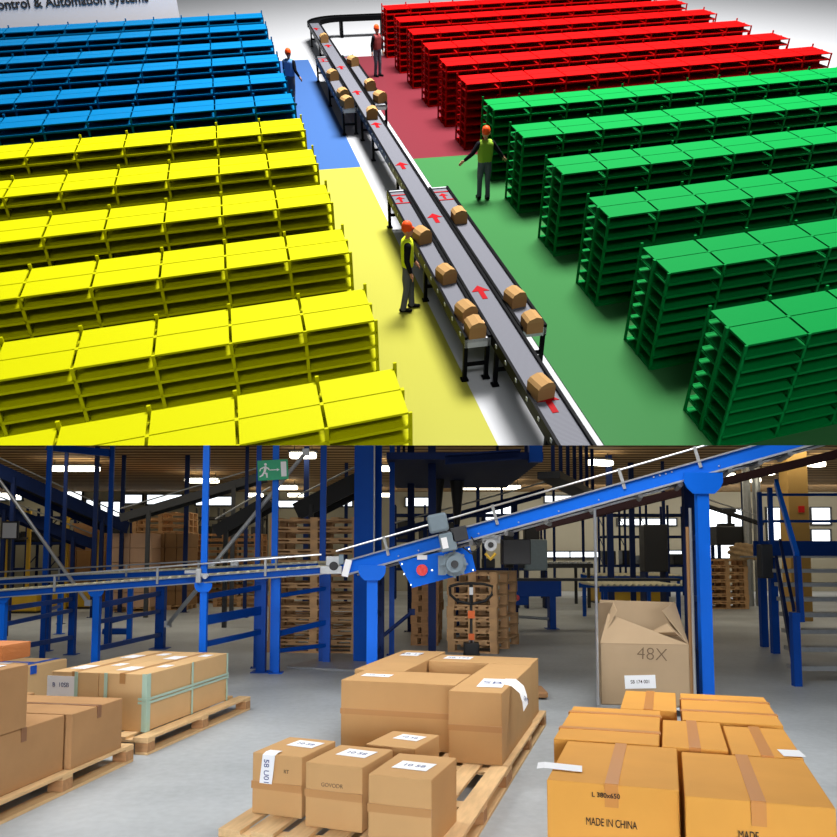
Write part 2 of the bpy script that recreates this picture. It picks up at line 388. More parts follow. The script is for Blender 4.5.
E5 = mb_(.277, 4.19, .59, 4.86, he, .1445, YE, M['cardE'], 'narrow orange box at the right edge with a white sticker', g, tape=['y'], tape_m=M['tapeE'], labels=[(.27, .08, .10, .13, .1, None)])
E6 = mb_(-.30, 5.22, .035, 5.90, he, .1445, YE, M['cardE'], 'orange box at the back left of the right stack', g, tape=['y'], tape_m=M['tapeE'])
E7 = mb_(.065, 4.96, .60, 5.90, he, .1445, YE, M['cardE'], 'orange box at the back right of the right stack, taped across', g, tape=[('x', .3), ('x', .7)], tape_m=M['tapeE'])
# teal strapped boxes
g = 'light boxes strapped with teal tape'
hb = .50
k = 0
names = ['front left', 'front right', 'middle left', 'middle right', 'back left', 'back right']
BL = []
for j, (ya, yb) in enumerate([(6.505, 7.30), (7.305, 8.093)]):
    for i, (xa, xb) in enumerate([(-4.882, -4.405), (-4.40, -3.924)]):
        nm = [['nearest', 'at the right corner'], ['at the left', 'at the far right']][j][i]
        b = mb_(xa, ya, xb, yb, hb, .1445, YB, M['cardB'], ['light box at the front left of the teal strapped load, address sheet on its side', 'light box at the near corner of the teal strapped load', 'light box at the back left of the teal strapped load', 'light box at the far right end of the teal strapped load'][2 * j + i], g, tape=['y'], tape_m=M['tapeM'], bulge=.003,
                labels=[((xb - xa) * .3, .28, .15, .24, 0, None), ((xb - xa) * .78, .5, .1, .16, 0, None)])
        BL.append(b)
lab = MB().box(-.14, -.004, -.1, .14, 0, .1).build('paper_label', M['white'], BL[0], (.1, -.005, .36)); lab['label'] = 'white address sheet'
text_on('B  10SB', lab, (0, -.005, .02), (PI / 2, 0, 0), .055, M['blueink'])
p = W(YB, -4.882, 6.505)
so = empty('teal_strapping', (p.x, p.y, .1445), YB); tag(so, 'teal tape wound around the load of light boxes', 'strapping')
LX, LY = .958, 1.588
def strap(nm, *bx):
    b = MB()
    for q in bx: b.box(*q)
    b.build(nm, M['teal'], so)
for xx in (.26, .56):
    strap('strap', (xx - .016, -.014, .0, xx + .016, -.009, hb + .002))
strap('strap', (LX - .035, -.014, 0, LX + .012, -.009, hb + .003), (LX + .009, -.012, 0, LX + .014, .05, hb + .003))
for yy in (.80, 1.555):
    strap('strap', (LX + .008, yy, 0, LX + .013, yy + .028, hb + .003))
strap('strap', (LX + .014, -.015, .24, LX + .018, LY + .004, .262), (LX + .014, -.015, .272, LX + .018, LY + .004, .294), (LX - .07, -.019, .24, LX + .018, -.014, .262), (LX - .07, -.019, .272, LX + .018, -.014, .294))
# brown boxes on the left
g = 'brown boxes on the left pallet'
A1 = mb_(-4.45, 4.48, -3.6, 5.385, .395, .1445, YA, M['cardA'], 'brown box at the front of the left pallet, another box standing on it', g, tape=['x'], tape_m=M['tapeA'])
A2 = mb_(-4.42, 5.41, -3.555, 6.09, .395, .1445, YA, M['cardA'], 'brown box at the right end of the left pallet with a taped lid', g, tape=['x'], tape_m=M['tapeA'])
A5 = mb_(-5.0, 5.41, -4.43, 6.2, .395, .1445, YA, M['cardA'], 'brown box behind on the left pallet, partly hidden', g, tape=['x'], tape_m=M['tapeA'])
A3 = mb_(-4.35, 4.20, -3.585, 4.94, .42, .5425, YA, M['cardA'], 'brown box on top of the left stack, white paper on its lid', g, labels=[(.55, .42, .3, .4, .1, None)], tape_m=M['tapeA'])
pp = ground(10, 660, .968)
A4 = carton(pp.x - .42, pp.y - .02, .968, YA, .42, .3, .11, mat('cardboard_rust', srgb(196, 120, 62), .75, 0, .1, 4), 'small rust brown box, topmost at the left frame edge', g)
pF = W(YA, -6.9, 8.1)
F = carton(pF.x, pF.y, .0005, YA, .97, .78, .45, M['cardB'], 'light box with blue tape standing behind the left pallet', None, labels=[(.45, .2, .3, .2, 0, None)])
MB().box(.80, -.012, .36, .88, -.006, .452).box(.80, -.012, .449, .88, .79, .455).box(.1, .35, .449, .8, .42, .455).box(.97, .1, .36, .982, .2, .452).build('blue_tape', M['bluetape'], F)['label'] = 'blue tape'

# big open carton on a roll cage
def big_open_box():
    Yb = 8.76; x0, x1 = 1.965, 2.885; d = .78; zb = .1
    o = empty('open_carton', (x0, Yb, zb), -.19); tag(o, 'large open grey brown carton marked 48X with torn flaps', 'box')
    w_ = x1 - x0; h = .645; t = .008
    MB().box(0, 0, 0, w_, t, h).box(0, d - t, 0, w_, d, h).box(0, 0, 0, t, d, h).box(w_ - t, 0, 0, w_, d, h).box(0, 0, 0, w_, d, t).build('box_body', M['cardW'], o)
    def flap(pts, nm='flap'):
        b = MB(); P = [Vector(q) for q in pts]; n = (P[1] - P[0]).cross(P[2] - P[0]).normalized() * .007
        a = [b.bm.verts.new(q) for q in P]; c = [b.bm.verts.new(q + n) for q in P]; k = len(P)
        b.bm.faces.new(a[::-1]); b.bm.faces.new(c)
        for i in range(k): b.bm.faces.new((a[i], a[(i + 1) % k], c[(i + 1) % k], c[i]))
        return b.build(nm, M['cardW'], o)
    flap([(0, d, h), (w_, d, h), (w_ - .03, d + .12, h + .40), (.03, d + .12, h + .42)])          # back flap stands up
    flap([(0, 0, h), (w_, 0, h), (w_ - .12, .28, h + .10), (.42, .34, h + .13), (.10, .25, h + .30)])   # front flap folded inwards
    flap([(0, .05, h), (0, d, h), (-.0, d - .1, h + .40), (.16, .35, h + .42), (.19, .2, h + .34)])      # left flap
    flap([(w_, .05, h), (w_, d, h), (w_ - .06, d - .1, h + .42), (w_ - .24, .3, h + .34)])               # right flap, torn
    flap([(w_ - .40, .25, h + .10), (w_ - .2, .18, h + .22), (w_ - .06, .1, h + .08), (w_ - .02, .02, h + .02), (w_ - .14, .06, h + .13)], 'torn_flap')
    text_on('48X', o, (.54, -.003, .54), (PI / 2, .05, 0), .19, M['greyink'], -.003, 1.0, 'handwriting')
    lab = MB().box(-.16, -.005, -.07, .16, -.001, .07).build('paper_label', M['white'], o, (.41, 0, .25)); lab.rotation_euler = (0, -.05, 0)
    text_on('SB 174 001', lab, (0, -.006, 0), (PI / 2, 0, 0), .052, M['ink'], .0005, .85)
    c = empty('roll_cage', (x0 - .05, Yb - .03, 0), -.19); tag(c, 'tall steel roll cage carrying the open carton', 'trolley')
    MB().box(0, 0, .07, w_ + .1, d + .1, .098).build('platform', M['galv'], c)
    for xx, h_ in ((0.01, 2.2), (w_ + .085, 2.2)):
        f = MB().tube([(xx, 0, .1), (xx, 0, h_)], .016)
        f.build('side_frame', M['chrome'], c)
    f = MB()
    f.box(w_ + .045, .04, .098, w_ + .075, .09, 2.0).build('wooden_slat', M['cardD'], c)
    for xx in (.06, w_ + .04):
        for yy in (.07, d + .03):
            MB().tube([(xx - .02, yy, .04), (xx + .02, yy, .04)], .0395, 16).box(xx - .02, yy - .02, .04, xx + .02, yy + .02, .072).build('castor', M['black'], c)
big_open_box()

# ------------------------------------------------------------------ blue steelwork
g_col = 'tall blue columns carrying the mezzanine'
def column(px, base_y, wpx, label, m='shaded_blue', gus=False, top=HC, name='steel_column', Y=None, group=g_col):
    p = ground(px, base_y) if Y is None else at(px, 555, Y); p.x = at(px, 530, p.y).x; p.z = 0
    wd = wpx * p.y / FPX
    o = empty(name, p); tag(o, label, 'column', group)
    b = MB(); wd *= .86; dp = wd * .3      # hollow rectangular section
    b.box(-wd / 2, -dp, 0.012, wd / 2, -dp + .012, top).box(-wd / 2, dp - .012, 0.012, wd / 2, dp, top).box(-wd / 2, -dp + .012, 0.012, -wd / 2 + .01, dp - .012, top).box(wd / 2 - .01, -dp + .012, .012, wd / 2, dp - .012, top)
    b.build('shaft', M[m], o)
    b = MB().box(-wd, -wd, 0, wd, wd, .012)
    for sx in (-1, 1): b.tube([(sx * wd * .75, -wd * .75, .012), (sx * wd * .75, -wd * .75, .03)], .012, 6)
    b.build('base_plate', M[m], o)
    if gus:
        MB().box(wd / 2, -.02, top - .9, wd / 2 + .08, .02, top - .6).box(-wd / 2 - .08, -.02, top - .9, -wd / 2, .02, top - .6).build('gusset', M[m], o)
    return o
column(47, 660, 5.6, 'tall blue column nearest the left frame edge')
column(110, 648, 5.2, 'second tall blue column, behind the strapped boxes')
column(205, 690, 7.2, 'tall blue column rising from behind the teal strapped load', 'bright_blue')
column(275, 672, 7, 'tall blue column carrying the green exit sign', 'bright_blue')
column(258, 668, 5.5, 'blue column just left of the exit sign column')
column(323, 663, 7, 'blue column in front of the tall pallet stack')
column(392, 655, 6, 'slim blue column right of the wide column')
# wide column: an H section seen at an angle
p = ground(366, 662); p.x = at(368, 530, p.y).x; o = empty('steel_column', p, -.35); tag(o, 'widest blue column, in the middle of the hall', 'column', g_col)
MB().box(-.17, -.17, .012, .17, -.15, HC).box(-.17, .15, .012, .17, .17, HC).box(-.012, -.15, .012, .012, .15, HC).build('shaft', M['shaded_blue'], o)
MB().box(-.22, -.22, 0, .22, .22, .012).build('base_plate', M['shaded_blue'], o)
MB().tube([(.185, -.18, .1), (.185, -.18, HC)], .014).build('conduit', M['galv'], o)
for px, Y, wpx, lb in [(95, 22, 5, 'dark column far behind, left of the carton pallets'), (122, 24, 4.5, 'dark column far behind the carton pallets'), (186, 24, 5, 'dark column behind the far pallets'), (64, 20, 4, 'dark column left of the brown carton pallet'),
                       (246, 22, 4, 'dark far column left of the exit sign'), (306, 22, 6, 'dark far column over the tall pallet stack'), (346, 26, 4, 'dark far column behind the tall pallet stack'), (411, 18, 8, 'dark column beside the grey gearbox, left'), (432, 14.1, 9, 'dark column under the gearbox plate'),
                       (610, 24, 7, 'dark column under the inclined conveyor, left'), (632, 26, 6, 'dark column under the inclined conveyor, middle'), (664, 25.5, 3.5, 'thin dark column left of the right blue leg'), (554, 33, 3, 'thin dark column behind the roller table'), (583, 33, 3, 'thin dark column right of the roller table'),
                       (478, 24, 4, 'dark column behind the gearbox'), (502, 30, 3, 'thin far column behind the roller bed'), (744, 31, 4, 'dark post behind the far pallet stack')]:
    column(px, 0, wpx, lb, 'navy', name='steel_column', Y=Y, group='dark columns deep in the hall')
# pillar with sign at right
p = at(796, 555, 21); o = empty('pillar', (p.x, p.y, 0)); tag(o, 'beige square pillar behind the stairs with a small red sign', 'pillar')
MB().box(-.26, -.26, 0, .26, .26, HC, bev=.01).build('shaft', M['beige'], o)
MB().box(-.02, -.275, 2.80, .14, -.26, 2.97).build('red_sign', M['red'], o)
# grey pipes column
p = at(752, 555, 27); o = empty('downpipe', (p.x, p.y, 0)); tag(o, 'pair of grey pipes on the back wall beside the bright window', 'pipe')
for dx in (-.12, .22): MB().tube([(dx, 0, 0), (dx, 0, HC)], .13).build('pipe', M['galv'], o)

# ------------------------------------------------------------------ exit sign on its column
def exit_sign():
    p = at(273, 470, 11.76); o = empty('exit_sign', p, .0); tag(o, 'green and white emergency exit sign on a blue column', 'sign')
    w2, h2 = .225, .15
    o.rotation_euler = (0, -.06, 0)
    MB().box(-w2, -.01, -h2, w2, .01, h2, bev=.004).build('sign_panel', M['green_sign'], o)
    MB().box(-.04, .01, -.03, .04, .056, .03).build('bracket', M['galv'], o)
    MB().box(.12, -.013, -.105, .2, -.010, .115).build('door_symbol', M['white'], o)
    mt = Matrix.Rotation(PI / 2, 4, 'X')
    b = MB(); y0, y1 = .010, .013
    b.prism([(-.05, -.006), (.06, -.006), (.06, -.022), (.1, .0), (.06, .022), (.06, .008), (-.05, .008)], y0, y1, mt)
    b.build('arrow_symbol', M['white'], o)
    b = MB()
    circ = [(-.105 + .02 * math.cos(a * PI / 5), .088 + .02 * math.sin(a * PI / 5)) for a in range(10)]
    b.prism(circ, y0, y1, mt)
    for q in ([(-.145, .05), (-.1, .066), (-.085, .04), (-.11, -.03), (-.14, -.02), (-.128, .03)], [(-.1, .06), (-.055, .03), (-.045, .0), (-.06, .0), (-.09, .03)],
              [(-.145, .05), (-.19, .03), (-.2, -.01), (-.185, -.01), (-.175, .02), (-.14, .03)], [(-.115, -.03), (-.08, -.04), (-.08, -.11), (-.1, -.11), (-.105, -.06), (-.135, -.04)],
              [(-.14, -.02), (-.12, -.03), (-.15, -.08), (-.2, -.1), (-.205, -.085), (-.17, -.065)]):
        b.prism(q, y0, y1, mt)
    b.build('running_figure', M['white'], o)
exit_sign()

# ------------------------------------------------------------------ near conveyors
def gusset_plate(p, r, m, parent, th=.02):
    """half-round head plate of a leg, facing the camera; p is the middle of its straight top edge"""
    poly = [(-r, 0), (-r, -r * .5), (-r * .86, -r * .8), (-r * .55, -r * 1.1), (r * .55, -r * 1.1), (r * .86, -r * .8), (r, -r * .5), (r, 0)]
    mt = Matrix.Translation(p) @ Matrix.Rotation(PI / 2, 4, 'X')
    b = MB().prism(poly, -th / 2, th / 2, mt)
    for q, k_ in ((0, -.3), (0, -.85)): b.tube([(p[0] + q * r, p[1] - .02, p[2] + r * k_), (p[0] + q * r, p[1] - th, p[2] + r * k_)], .012, 8)
    return b.build('head_plate', m, parent)

P0 = at(343, 576, 9.92); P1 = at(840, 437, 8.6)      # lower edge of the inclined beam
dirv = (P1 - P0).normalized(); side = Vector((-dirv.y, dirv.x, 0)).normalized(); upv = Vector((0, 0, 1)); upv = (upv - dirv * upv.dot(dirv)).normalized()
inc = empty('inclined_conveyor', (P0.x, P0.y, 0)); tag(inc, 'bright blue inclined belt conveyor rising to the upper right', 'conveyor')
org = Vector((P0.x, P0.y, 0))
def rel(v, o_=None): return Vector(v) - org
H_ = .165; Wd = .62
def beam(off, nm):
    a, b_ = P0 + side * off, P1 + side * off
    q = MB().bar(rel(a + upv * H_ / 2), rel(b_ + upv * H_ / 2), .03, H_, upv); q.build(nm, M['bright_blue'], inc)
    q = MB().bar(rel(a - side * .012), rel(b_ - side * .012), .07, .022, upv).bar(rel(a + upv * H_ - side * .012), rel(b_ + upv * H_ - side * .012), .07, .018, upv); q.build('edge_trim', M['chrome'], inc)
beam(0, 'side_beam'); beam(Wd, 'side_beam')
MB().bar(rel(P0 + side * Wd / 2 + upv * (H_ - .01)), rel(P1 + side * Wd / 2 + upv * (H_ - .01)), Wd - .06, .012, upv).build('belt', M['darkgrey'], inc)
MB().bar(rel(P0 + side * Wd / 2 + upv * .02), rel(P1 + side * Wd / 2 + upv * .02), Wd - .06, .012, upv).build('underside_pan', M['navy'], inc)
L_ = (P1 - P0).length
for off in (-.02,):
    MB().tube([rel(P0 + side * off + upv * (H_ + .15)), rel(P1 + side * off + upv * (H_ + .15))], .013).build('guard_rail', M['chrome'], inc)
def along(px):   # parameter where the beam passes image column px
    lo, hi = 0.0, 1.2
    for _ in range(40):
        m_ = (lo + hi) / 2; v = P0 + (P1 - P0) * m_ - EYE
        if CXP + FPX * v.x / (v.y * math.cos(TH) + v.z * math.sin(TH)) < px: lo = m_
        else: hi = m_
    return P0 + (P1 - P0) * lo
for px in (391, 500, 627, 703):
    q = along(px)
    MB().bar(rel(q - side * .03 + upv * .09), rel(q - side * .03 + upv * (H_ + .17)), .035, .012, side).build('rail_bracket', M['galv'], inc)
for px in (400, 420, 480, 520, 560, 600, 657, 663, 669, 675, 720):
    q = along(px) - side * .018 + upv * (.05 if px % 2 == 0 else .13)
    MB().tube([rel(q), rel(q - side * .012)], .009, 8).build('bolt', M['chrome'], inc)
for px in (440, 470, 505, 545, 590, 640, 680, 730, 760, 790):
    q = along(px)
    MB().tube([rel(q + side * .02 - upv * .03), rel(q + side * (Wd - .02) - upv * .03)], .03).build('return_roller', M['galv'], inc)
# legs
for px, Yl, wpx in ((372.5, 9.82, 10.5), (701, 8.98, 11.7)):
    q = along(px); wd = wpx * q.y / FPX
    leg = MB().box(q.x - org.x - wd / 2, q.y - org.y - .05, 0.01, q.x - org.x + wd / 2, q.y - org.y + .05, q.z - .1)
    leg.box(q.x - org.x - wd, q.y - org.y - .1, 0, q.x - org.x + wd, q.y - org.y + .1, .012)
    lg = leg.build('leg', M['bright_blue'], inc)
    gusset_plate(rel(q) - Vector((0, .07, -.03)), .165 if px < 500 else .215, M['bright_blue'], lg)
    q2 = q + side * Wd
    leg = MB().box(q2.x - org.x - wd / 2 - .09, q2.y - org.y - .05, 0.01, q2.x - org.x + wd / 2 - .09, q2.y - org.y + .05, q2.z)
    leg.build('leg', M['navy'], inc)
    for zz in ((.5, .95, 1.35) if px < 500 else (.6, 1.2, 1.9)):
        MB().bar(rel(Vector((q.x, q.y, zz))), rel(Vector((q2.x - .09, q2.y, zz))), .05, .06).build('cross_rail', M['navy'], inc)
# drive: blue plate with red button, gearbox, motor
def plate_pt(px, py, off=.0): 
    q = along(px); return at(px, py, q.y - .03 - off)
pts = [plate_pt(*q) for q in ((398, 561), (412, 588), (476, 571), (470, 546))]
b = MB(); n_ = Vector((0, -.02, 0))
a_ = [b.bm.verts.new(rel(v)) for v in pts]; c_ = [b.bm.verts.new(rel(v) + Vector((0, .34, 0))) for v in pts]
b.bm.faces.new(a_); b.bm.faces.new(c_[::-1])
for i in range(4): b.bm.faces.new((a_[i], c_[i], c_[(i + 1) % 4], a_[(i + 1) % 4]))
hs = b.build('drive_housing', M['bright_blue'], inc)
for px, py in ((402, 564), (404, 574), (411, 585), (473, 570), (432, 570), (469, 549)):
    q = rel(plate_pt(px, py)); MB().tube([q, q + Vector((0, -.015, 0))], .011, 8).build('bolt', M['chrome'], hs)
q = rel(plate_pt(422, 570)); MB().tube([q, q + Vector((0, -.03, 0))], .068, 20).build('emergency_button', M['red'], hs)['label'] = 'red round emergency button'
q = rel(plate_pt(423, 557.5)); MB().box(q.x - .07, q.y - .012, q.z - .025, q.x + .07, q.y - .004, q.z + .03).build('rating_label', M['white'], hs)
dr = empty('gear_motor', rel(plate_pt(454, 564))); dr.parent = inc
c = Vector((0, 0, 0))
gm = MB().tube([(0, 0, 0), (0, -.1, 0)], .145, 20).tube([(0, -.1, 0), (0, -.16, 0)], .10, 20)
for i in range(8):
    a = i * PI / 4; gm.box(-.012, -.12, .10, .012, -.02, .16, Matrix.Rotation(a, 4, 'Y'))
gm.box(-.19, -.08, -.13, -.1, -.02, .1).build('motor', M['grey'], dr)
MB().tube([(0, -.16, 0), (0, -.175, 0)], .045, 16).build('shaft_cap', M['darkgrey'], dr)
mt = Matrix.Rotation(-.2, 4, 'Y')
MB().box(-.12, -.2, .16, .07, -.04, .38, mt, bev=.015).build('gearbox', M['grey'], dr)
MB().box(-.21, -.24, .40, .02, -.02, .62, mt, bev=.03).build('terminal_box', M['grey'], dr)
MB().box(.03, -.2, .25, .22, -.05, .42, mt, bev=.01).build('brake_box', M['darkgrey'], dr)
MB().box(-.1, -.206, .2, -.03, -.2, .33, mt).build('rating_plate', M['white'], dr)
MB().tube([(.1, -.1, .2), (.2, -.16, .12), (.28, -.14, .2), (.2, -.1, .32)], .01, 8).build('cable', M['black'], dr)
# tensioner and dark cover behind the plate
q = rel(at(490, 545, 9.6))
ts = empty('belt_tensioner', q); ts.parent = inc
MB().tube([(0, 0, 0), (0, -.1, 0)], .075, 16).box(-.1, -.02, .02, .12, .0, .12).build('bearing_block', M['galv'], ts)
MB().tube([(0, -.1, 0), (0, -.11, 0)], .035, 12).build('bearing_hole', M['black'], ts)
MB().tube([(-.06, -.05, -.1), (0, -.06, -.17), (.06, -.05, -.1)], .02, 8).build('yellow_hook', M['yellow'], ts)
q = rel(at(516, 549, 9.9)); MB().box(q.x - .17, q.y - .1, q.z - .19, q.x + .17, q.y + .25, q.z + .12, bev=.01).build('motor_cover', M['black'], inc)

# level conveyors left of the incline
def level_conveyor(a, b, bh, wd, label, rails, trim=True):
    o = empty('level_conveyor', (a.x, a.y, 0)); tag(o, label, 'conveyor', 'level blue conveyors on the left')
    og = Vector((a.x, a.y, 0)); d = (b - a).normalized(); s_ = Vector((-d.y, d.x, 0)).normalized()
    for off in (0, wd):
        MB().bar(a - og + s_ * off + Vector((0, 0, bh / 2)), b - og + s_ * off + Vector((0, 0, bh / 2)), .025, bh).build('side_beam', M['shaded_blue'], o)
        MB().bar(a - og + s_ * (off - .01), b - og + s_ * (off - .01), .05, .014).bar(a - og + s_ * (off - .01) + Vector((0, 0, bh)), b - og + s_ * (off - .01) + Vector((0, 0, bh)), .04, .012).build('edge_trim', M['chrome'], o)
    ln = (b - a).length; n = int(ln / .13)
    rm = MB().tube([s_ * .02, s_ * (wd - .02)], .025, 8).mesh('roller', M['roller'])
    for i in range(min(n, 95)):
        inst('roller', rm, o, a - og + d * (.08 + i * ln / min(n, 95)) + Vector((0, 0, bh + .004)))
    for (off, z) in rails:
        MB().tube([a - og + s_ * off + Vector((0, 0, z)), b - og + s_ * off + Vector((0, 0, z))], .012).build('guard_rail', M['chrome'], o)
        k = int(ln / 1.3)
        for i in range(k):
            q = a - og + s_ * off + d * (ln * (i + .5) / k)
            MB().bar(q + Vector((0, 0, bh * .3)), q + Vector((0, 0, z)), .03, .012, s_).build('rail_bracket', M['galv'], o)
    return o
lc = level_conveyor(at(-90, 604, 11.0), at(322, 574, 9.98), .085, .75, 'nearer level blue roller conveyor on the left', [(-.03, .24)])
level_conveyor(at(-90, 588.5, 13.9), at(318, 569, 11.3), .085, .75, 'farther level blue roller conveyor on the left', [(-.03, .2)])
# junction between level and inclined conveyor
jp = at(334, 566, 9.86); jo = empty('transfer_drive', jp); tag(jo, 'grey drive bracket joining the level and inclined conveyors', 'conveyor drive')
MB().box(-.17, -.02, -.10, .10, .02, .0, bev=.01).box(-.1, -.02, 0, .08, .02, .12, bev=.01).build('bracket', M['galv'], jo)
MB().tube([(-.0, -.04, 0), (0, -.02, 0)], .055, 16).build('bearing', M['black'], jo)
MB().box(.12, -.03, -.09, .2, .01, .12, Matrix.Rotation(.25, 4, 'Y')).build('joint_plate', M['white'], jo)
MB().box(.06, -.04, .02, .12, .03, .14, bev=.01).build('sensor', M['grey'], jo)
jp = at(198, 575, 10.2); jo = empty('conveyor_sensor', jp); tag(jo, 'grey cluster of sensors and brackets at the blue column conveyor crossing', 'sensor')
MB().box(-.16, -.04, .02, .0, .0, .06).box(-.02, -.05, -.1, .05, .0, .08, bev=.01).box(.05, -.04, -.02, .14, .0, .02).build('bracket', M['galv'], jo)
MB().tube([(.1, -.05, -.02), (.1, -.02, -.02)], .03, 12).build('sensor_eye', M['chrome'], jo)
jp = at(235, 563, 11.6); jo = empty('conveyor_sensor', jp); tag(jo, 'small grey sensor bracket on the farther level conveyor', 'sensor')
MB().box(-.2, -.04, .02, .15, .0, .05).box(-.06, -.05, -.05, .06, .0, .05, bev=.01).build('bracket', M['galv'], jo)

def support(nx, nby, fx, fby, topn, topf, rails, label, head=True, wn=6.5, wf=6, Yn=None):
    n = ground(nx, nby); f = ground(fx, fby); n.x = at(nx, 610, n.y).x; f.x = at(fx, 610, f.y).x
    o = empty('conveyor_support', n); tag(o, label, 'support frame', 'blue frames carrying the level conveyors')
    for q, wpx, top, m in ((n, wn, topn, 'bright_blue'), (f, wf, topf, 'shaded_blue')):
        wd = wpx * q.y / FPX; r = q - n; zt = at(0, top, q.y).z
        l = MB().box(r.x - wd / 2, r.y - wd / 2, .01, r.x + wd / 2, r.y + wd / 2, zt).box(r.x - wd, r.y - wd, 0, r.x + wd, r.y + wd, .012).build('leg', M[m], o)
        if head: gusset_plate(Vector((r.x, r.y - wd / 2 - .012, zt + .06)), .11, M[m], l)
    for (yn, yf, t) in rails:
        a = at(nx, yn, n.y) - n; b = at(fx, yf, f.y) - n
        MB().bar(a, b, .04, t).build('cross_rail', M['shaded_blue'], o)
    return o
support(3, 683, 73, 654.5, 598, 588, [(609, 599, .07), (624.5, 610, .06), (650, 637, .07)], 'blue support frame at the left frame edge')
support(97, 678, 161, 648.5, 592, 584, [(606, 593, .08), (622, 611, .06), (648.6, 634.5, .07)], 'blue support frame behind the left part of the strapped load', wf=8.5)
support(204, 690, 262, 672, 587, 578, [(597, 587, .07), (620.5, 610, .12), (644.5, 631.5, .07)], 'blue support frame below the sensor cluster', wf=9)
support(277, 673, 327, 663.5, 576, 572, [(596, 588, .06), (634, 622, .08), (651, 645, .06)], 'blue support frame in front of the tall pallet stack', head=False, wn=6.5, wf=7)
support(130, 640, 110, 645, 580, 584, [(617, 622, .06)], 'low blue frame behind the second column', head=False, wn=4.5, wf=4)
support(60, 634, 48, 651, 585, 585, [(606, 610, .06)], 'low blue frame beside the left column', head=False, wn=4, wf=5)
p = ground(115, 634); tag(MB().box(-.25, -.1, 0, .3, .1, .12, bev=.02).build('floor_stop', M['shaded_blue'], None, p), 'low blue buffer block on the floor behind the second column', 'floor stop')
def brace(a, b, r, m, label, name='diagonal_brace'):
    o = MB().tube([(0, 0, 0), Vector(b) - Vector(a)], r, 10)
    for e in (Vector((0, 0, 0)), Vector(b) - Vector(a)): o.box(e.x - r * 1.6, e.y - r, e.z - r * 1.6, e.x + r * 1.6, e.y + r, e.z + r * 1.6)
    tag(o.build(name, m, None, a), label, 'brace', 'diagonal braces between the blue columns')
brace(at(-8, 470, 13.2), at(88, 603, 12.2), .028, M['chrome'], 'white diagonal tube crossing the leftmost tall column')
brace(at(212, 566, 12.4), at(306, 452, 12.4), .032, M['galv'], 'grey diagonal tube running up behind the exit sign')
brace(at(200, 586, 10.36), at(168, 624, 12.4), .03, M['galv'], 'short grey diagonal brace below the level conveyors')
brace(at(378, 640, 12.6), at(412, 612, 12.8), .03, M['navy'], 'dark diagonal brace right of the bright blue leg')

# mezzanine beams
def beam_obj(a, b, wd, ht, m, label, name='steel_beam', cat='beam', group='steel beams overhead'):
    a, b = Vector(a), Vector(b)
    d = (b - a); o = MB().bar((0, 0, 0), d, wd * .35, ht).bar((0, 0, ht / 2), d + Vector((0, 0, ht / 2)), wd, .03).bar((0, 0, -ht / 2), d + Vector((0, 0, -ht / 2)), wd, .03)
    return tag(o.build(name, m, None, a), label, cat, group)
beam_obj(at(47, 447, 15), at(110, 453, 14.8), .12, .10, M['shaded_blue'], 'blue beam between the two left tall columns')
beam_obj(at(445, 460, 13), at(520, 455, 13), .25, .14, M['navy'], 'dark blue edge beam of the raised platform in the middle')
# raised platform deck
a = at(440, 452, 13.2)
po = empty('raised_platform', (a.x, a.y, 0)); tag(po, 'dark raised platform hanging over the middle of the inclined conveyor', 'platform')
MB().box(-.9, .2, a.z - .1, 1.75, 6.0, a.z + .02).build('deck', M['navy'], po)
MB().box(1.5, .1, a.z - .15, 1.72, .3, a.z + .6).build('end_post', M['shaded_blue'], po)
for i in range(7): MB().box(1.9 + i * .22, .3 + i * .5, a.z - .4, 1.96 + i * .22, .36 + i * .5, a.z + .5).build('railing_post', M['navy'], po)
MB().bar((1.85, .3, a.z - .35), (3.9, 4.4, a.z - .7), .4, .12).build('side_beam', M['black'], po)
for x_, y_ in ((-.7, .5), (1.5, .5), (-.7, 5.5), (1.5, 5.5)):
    MB().box(x_ - .03, y_ - .03, a.z, x_ + .03, y_ + .03, HC - .15).build('hanger', M['navy'], po)
# dark inclined conveyors in the depth
def far_conveyor(a, b, wd, ht, m, label, legs=True):
    a, b = Vector(a), Vector(b); og = Vector((a.x, a.y, 0)); o = empty('overhead_conveyor', og); tag(o, label, 'conveyor', 'dark conveyors deep in the hall')
    d = (b - a).normalized(); s_ = Vector((-d.y, d.x, 0)).normalized()
    for f_ in (0, 1): MB().bar(a - og + s_ * wd * f_, b - og + s_ * wd * f_, .04, ht).build('side_beam', m, o)
    MB().bar(a - og + s_ * wd / 2, b - og + s_ * wd / 2, wd, .03).build('belt', M['black'], o)
    MB().tube([a - og + Vector((0, 0, ht / 2 + .15)), b - og + Vector((0, 0, ht / 2 + .15))], .02).build('guard_rail', M['galv'], o)
    if legs:
        for t in (.2, .8):
            q = a + (b - a) * t - og
            MB().box(q.x - .05, q.y - .05, 0, q.x + .05, q.y + .05, q.z).build('leg', m, o)
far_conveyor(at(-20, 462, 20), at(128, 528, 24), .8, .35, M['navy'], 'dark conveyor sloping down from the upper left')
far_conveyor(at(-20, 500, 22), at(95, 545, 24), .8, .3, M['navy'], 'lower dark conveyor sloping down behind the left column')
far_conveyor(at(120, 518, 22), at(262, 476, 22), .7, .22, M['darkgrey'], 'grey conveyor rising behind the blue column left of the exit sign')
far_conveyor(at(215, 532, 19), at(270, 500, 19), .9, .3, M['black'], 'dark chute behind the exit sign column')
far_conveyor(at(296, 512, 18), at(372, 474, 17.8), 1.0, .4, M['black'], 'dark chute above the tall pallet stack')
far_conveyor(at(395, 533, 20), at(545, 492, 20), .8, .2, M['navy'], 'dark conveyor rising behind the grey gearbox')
far_conveyor(at(535, 527, 14), at(900, 438, 13.0), .7, .12, mat('dark_red_steel', srgb(70, 28, 24), .6), 'dark red conveyor running parallel behind the bright incline', legs=False)
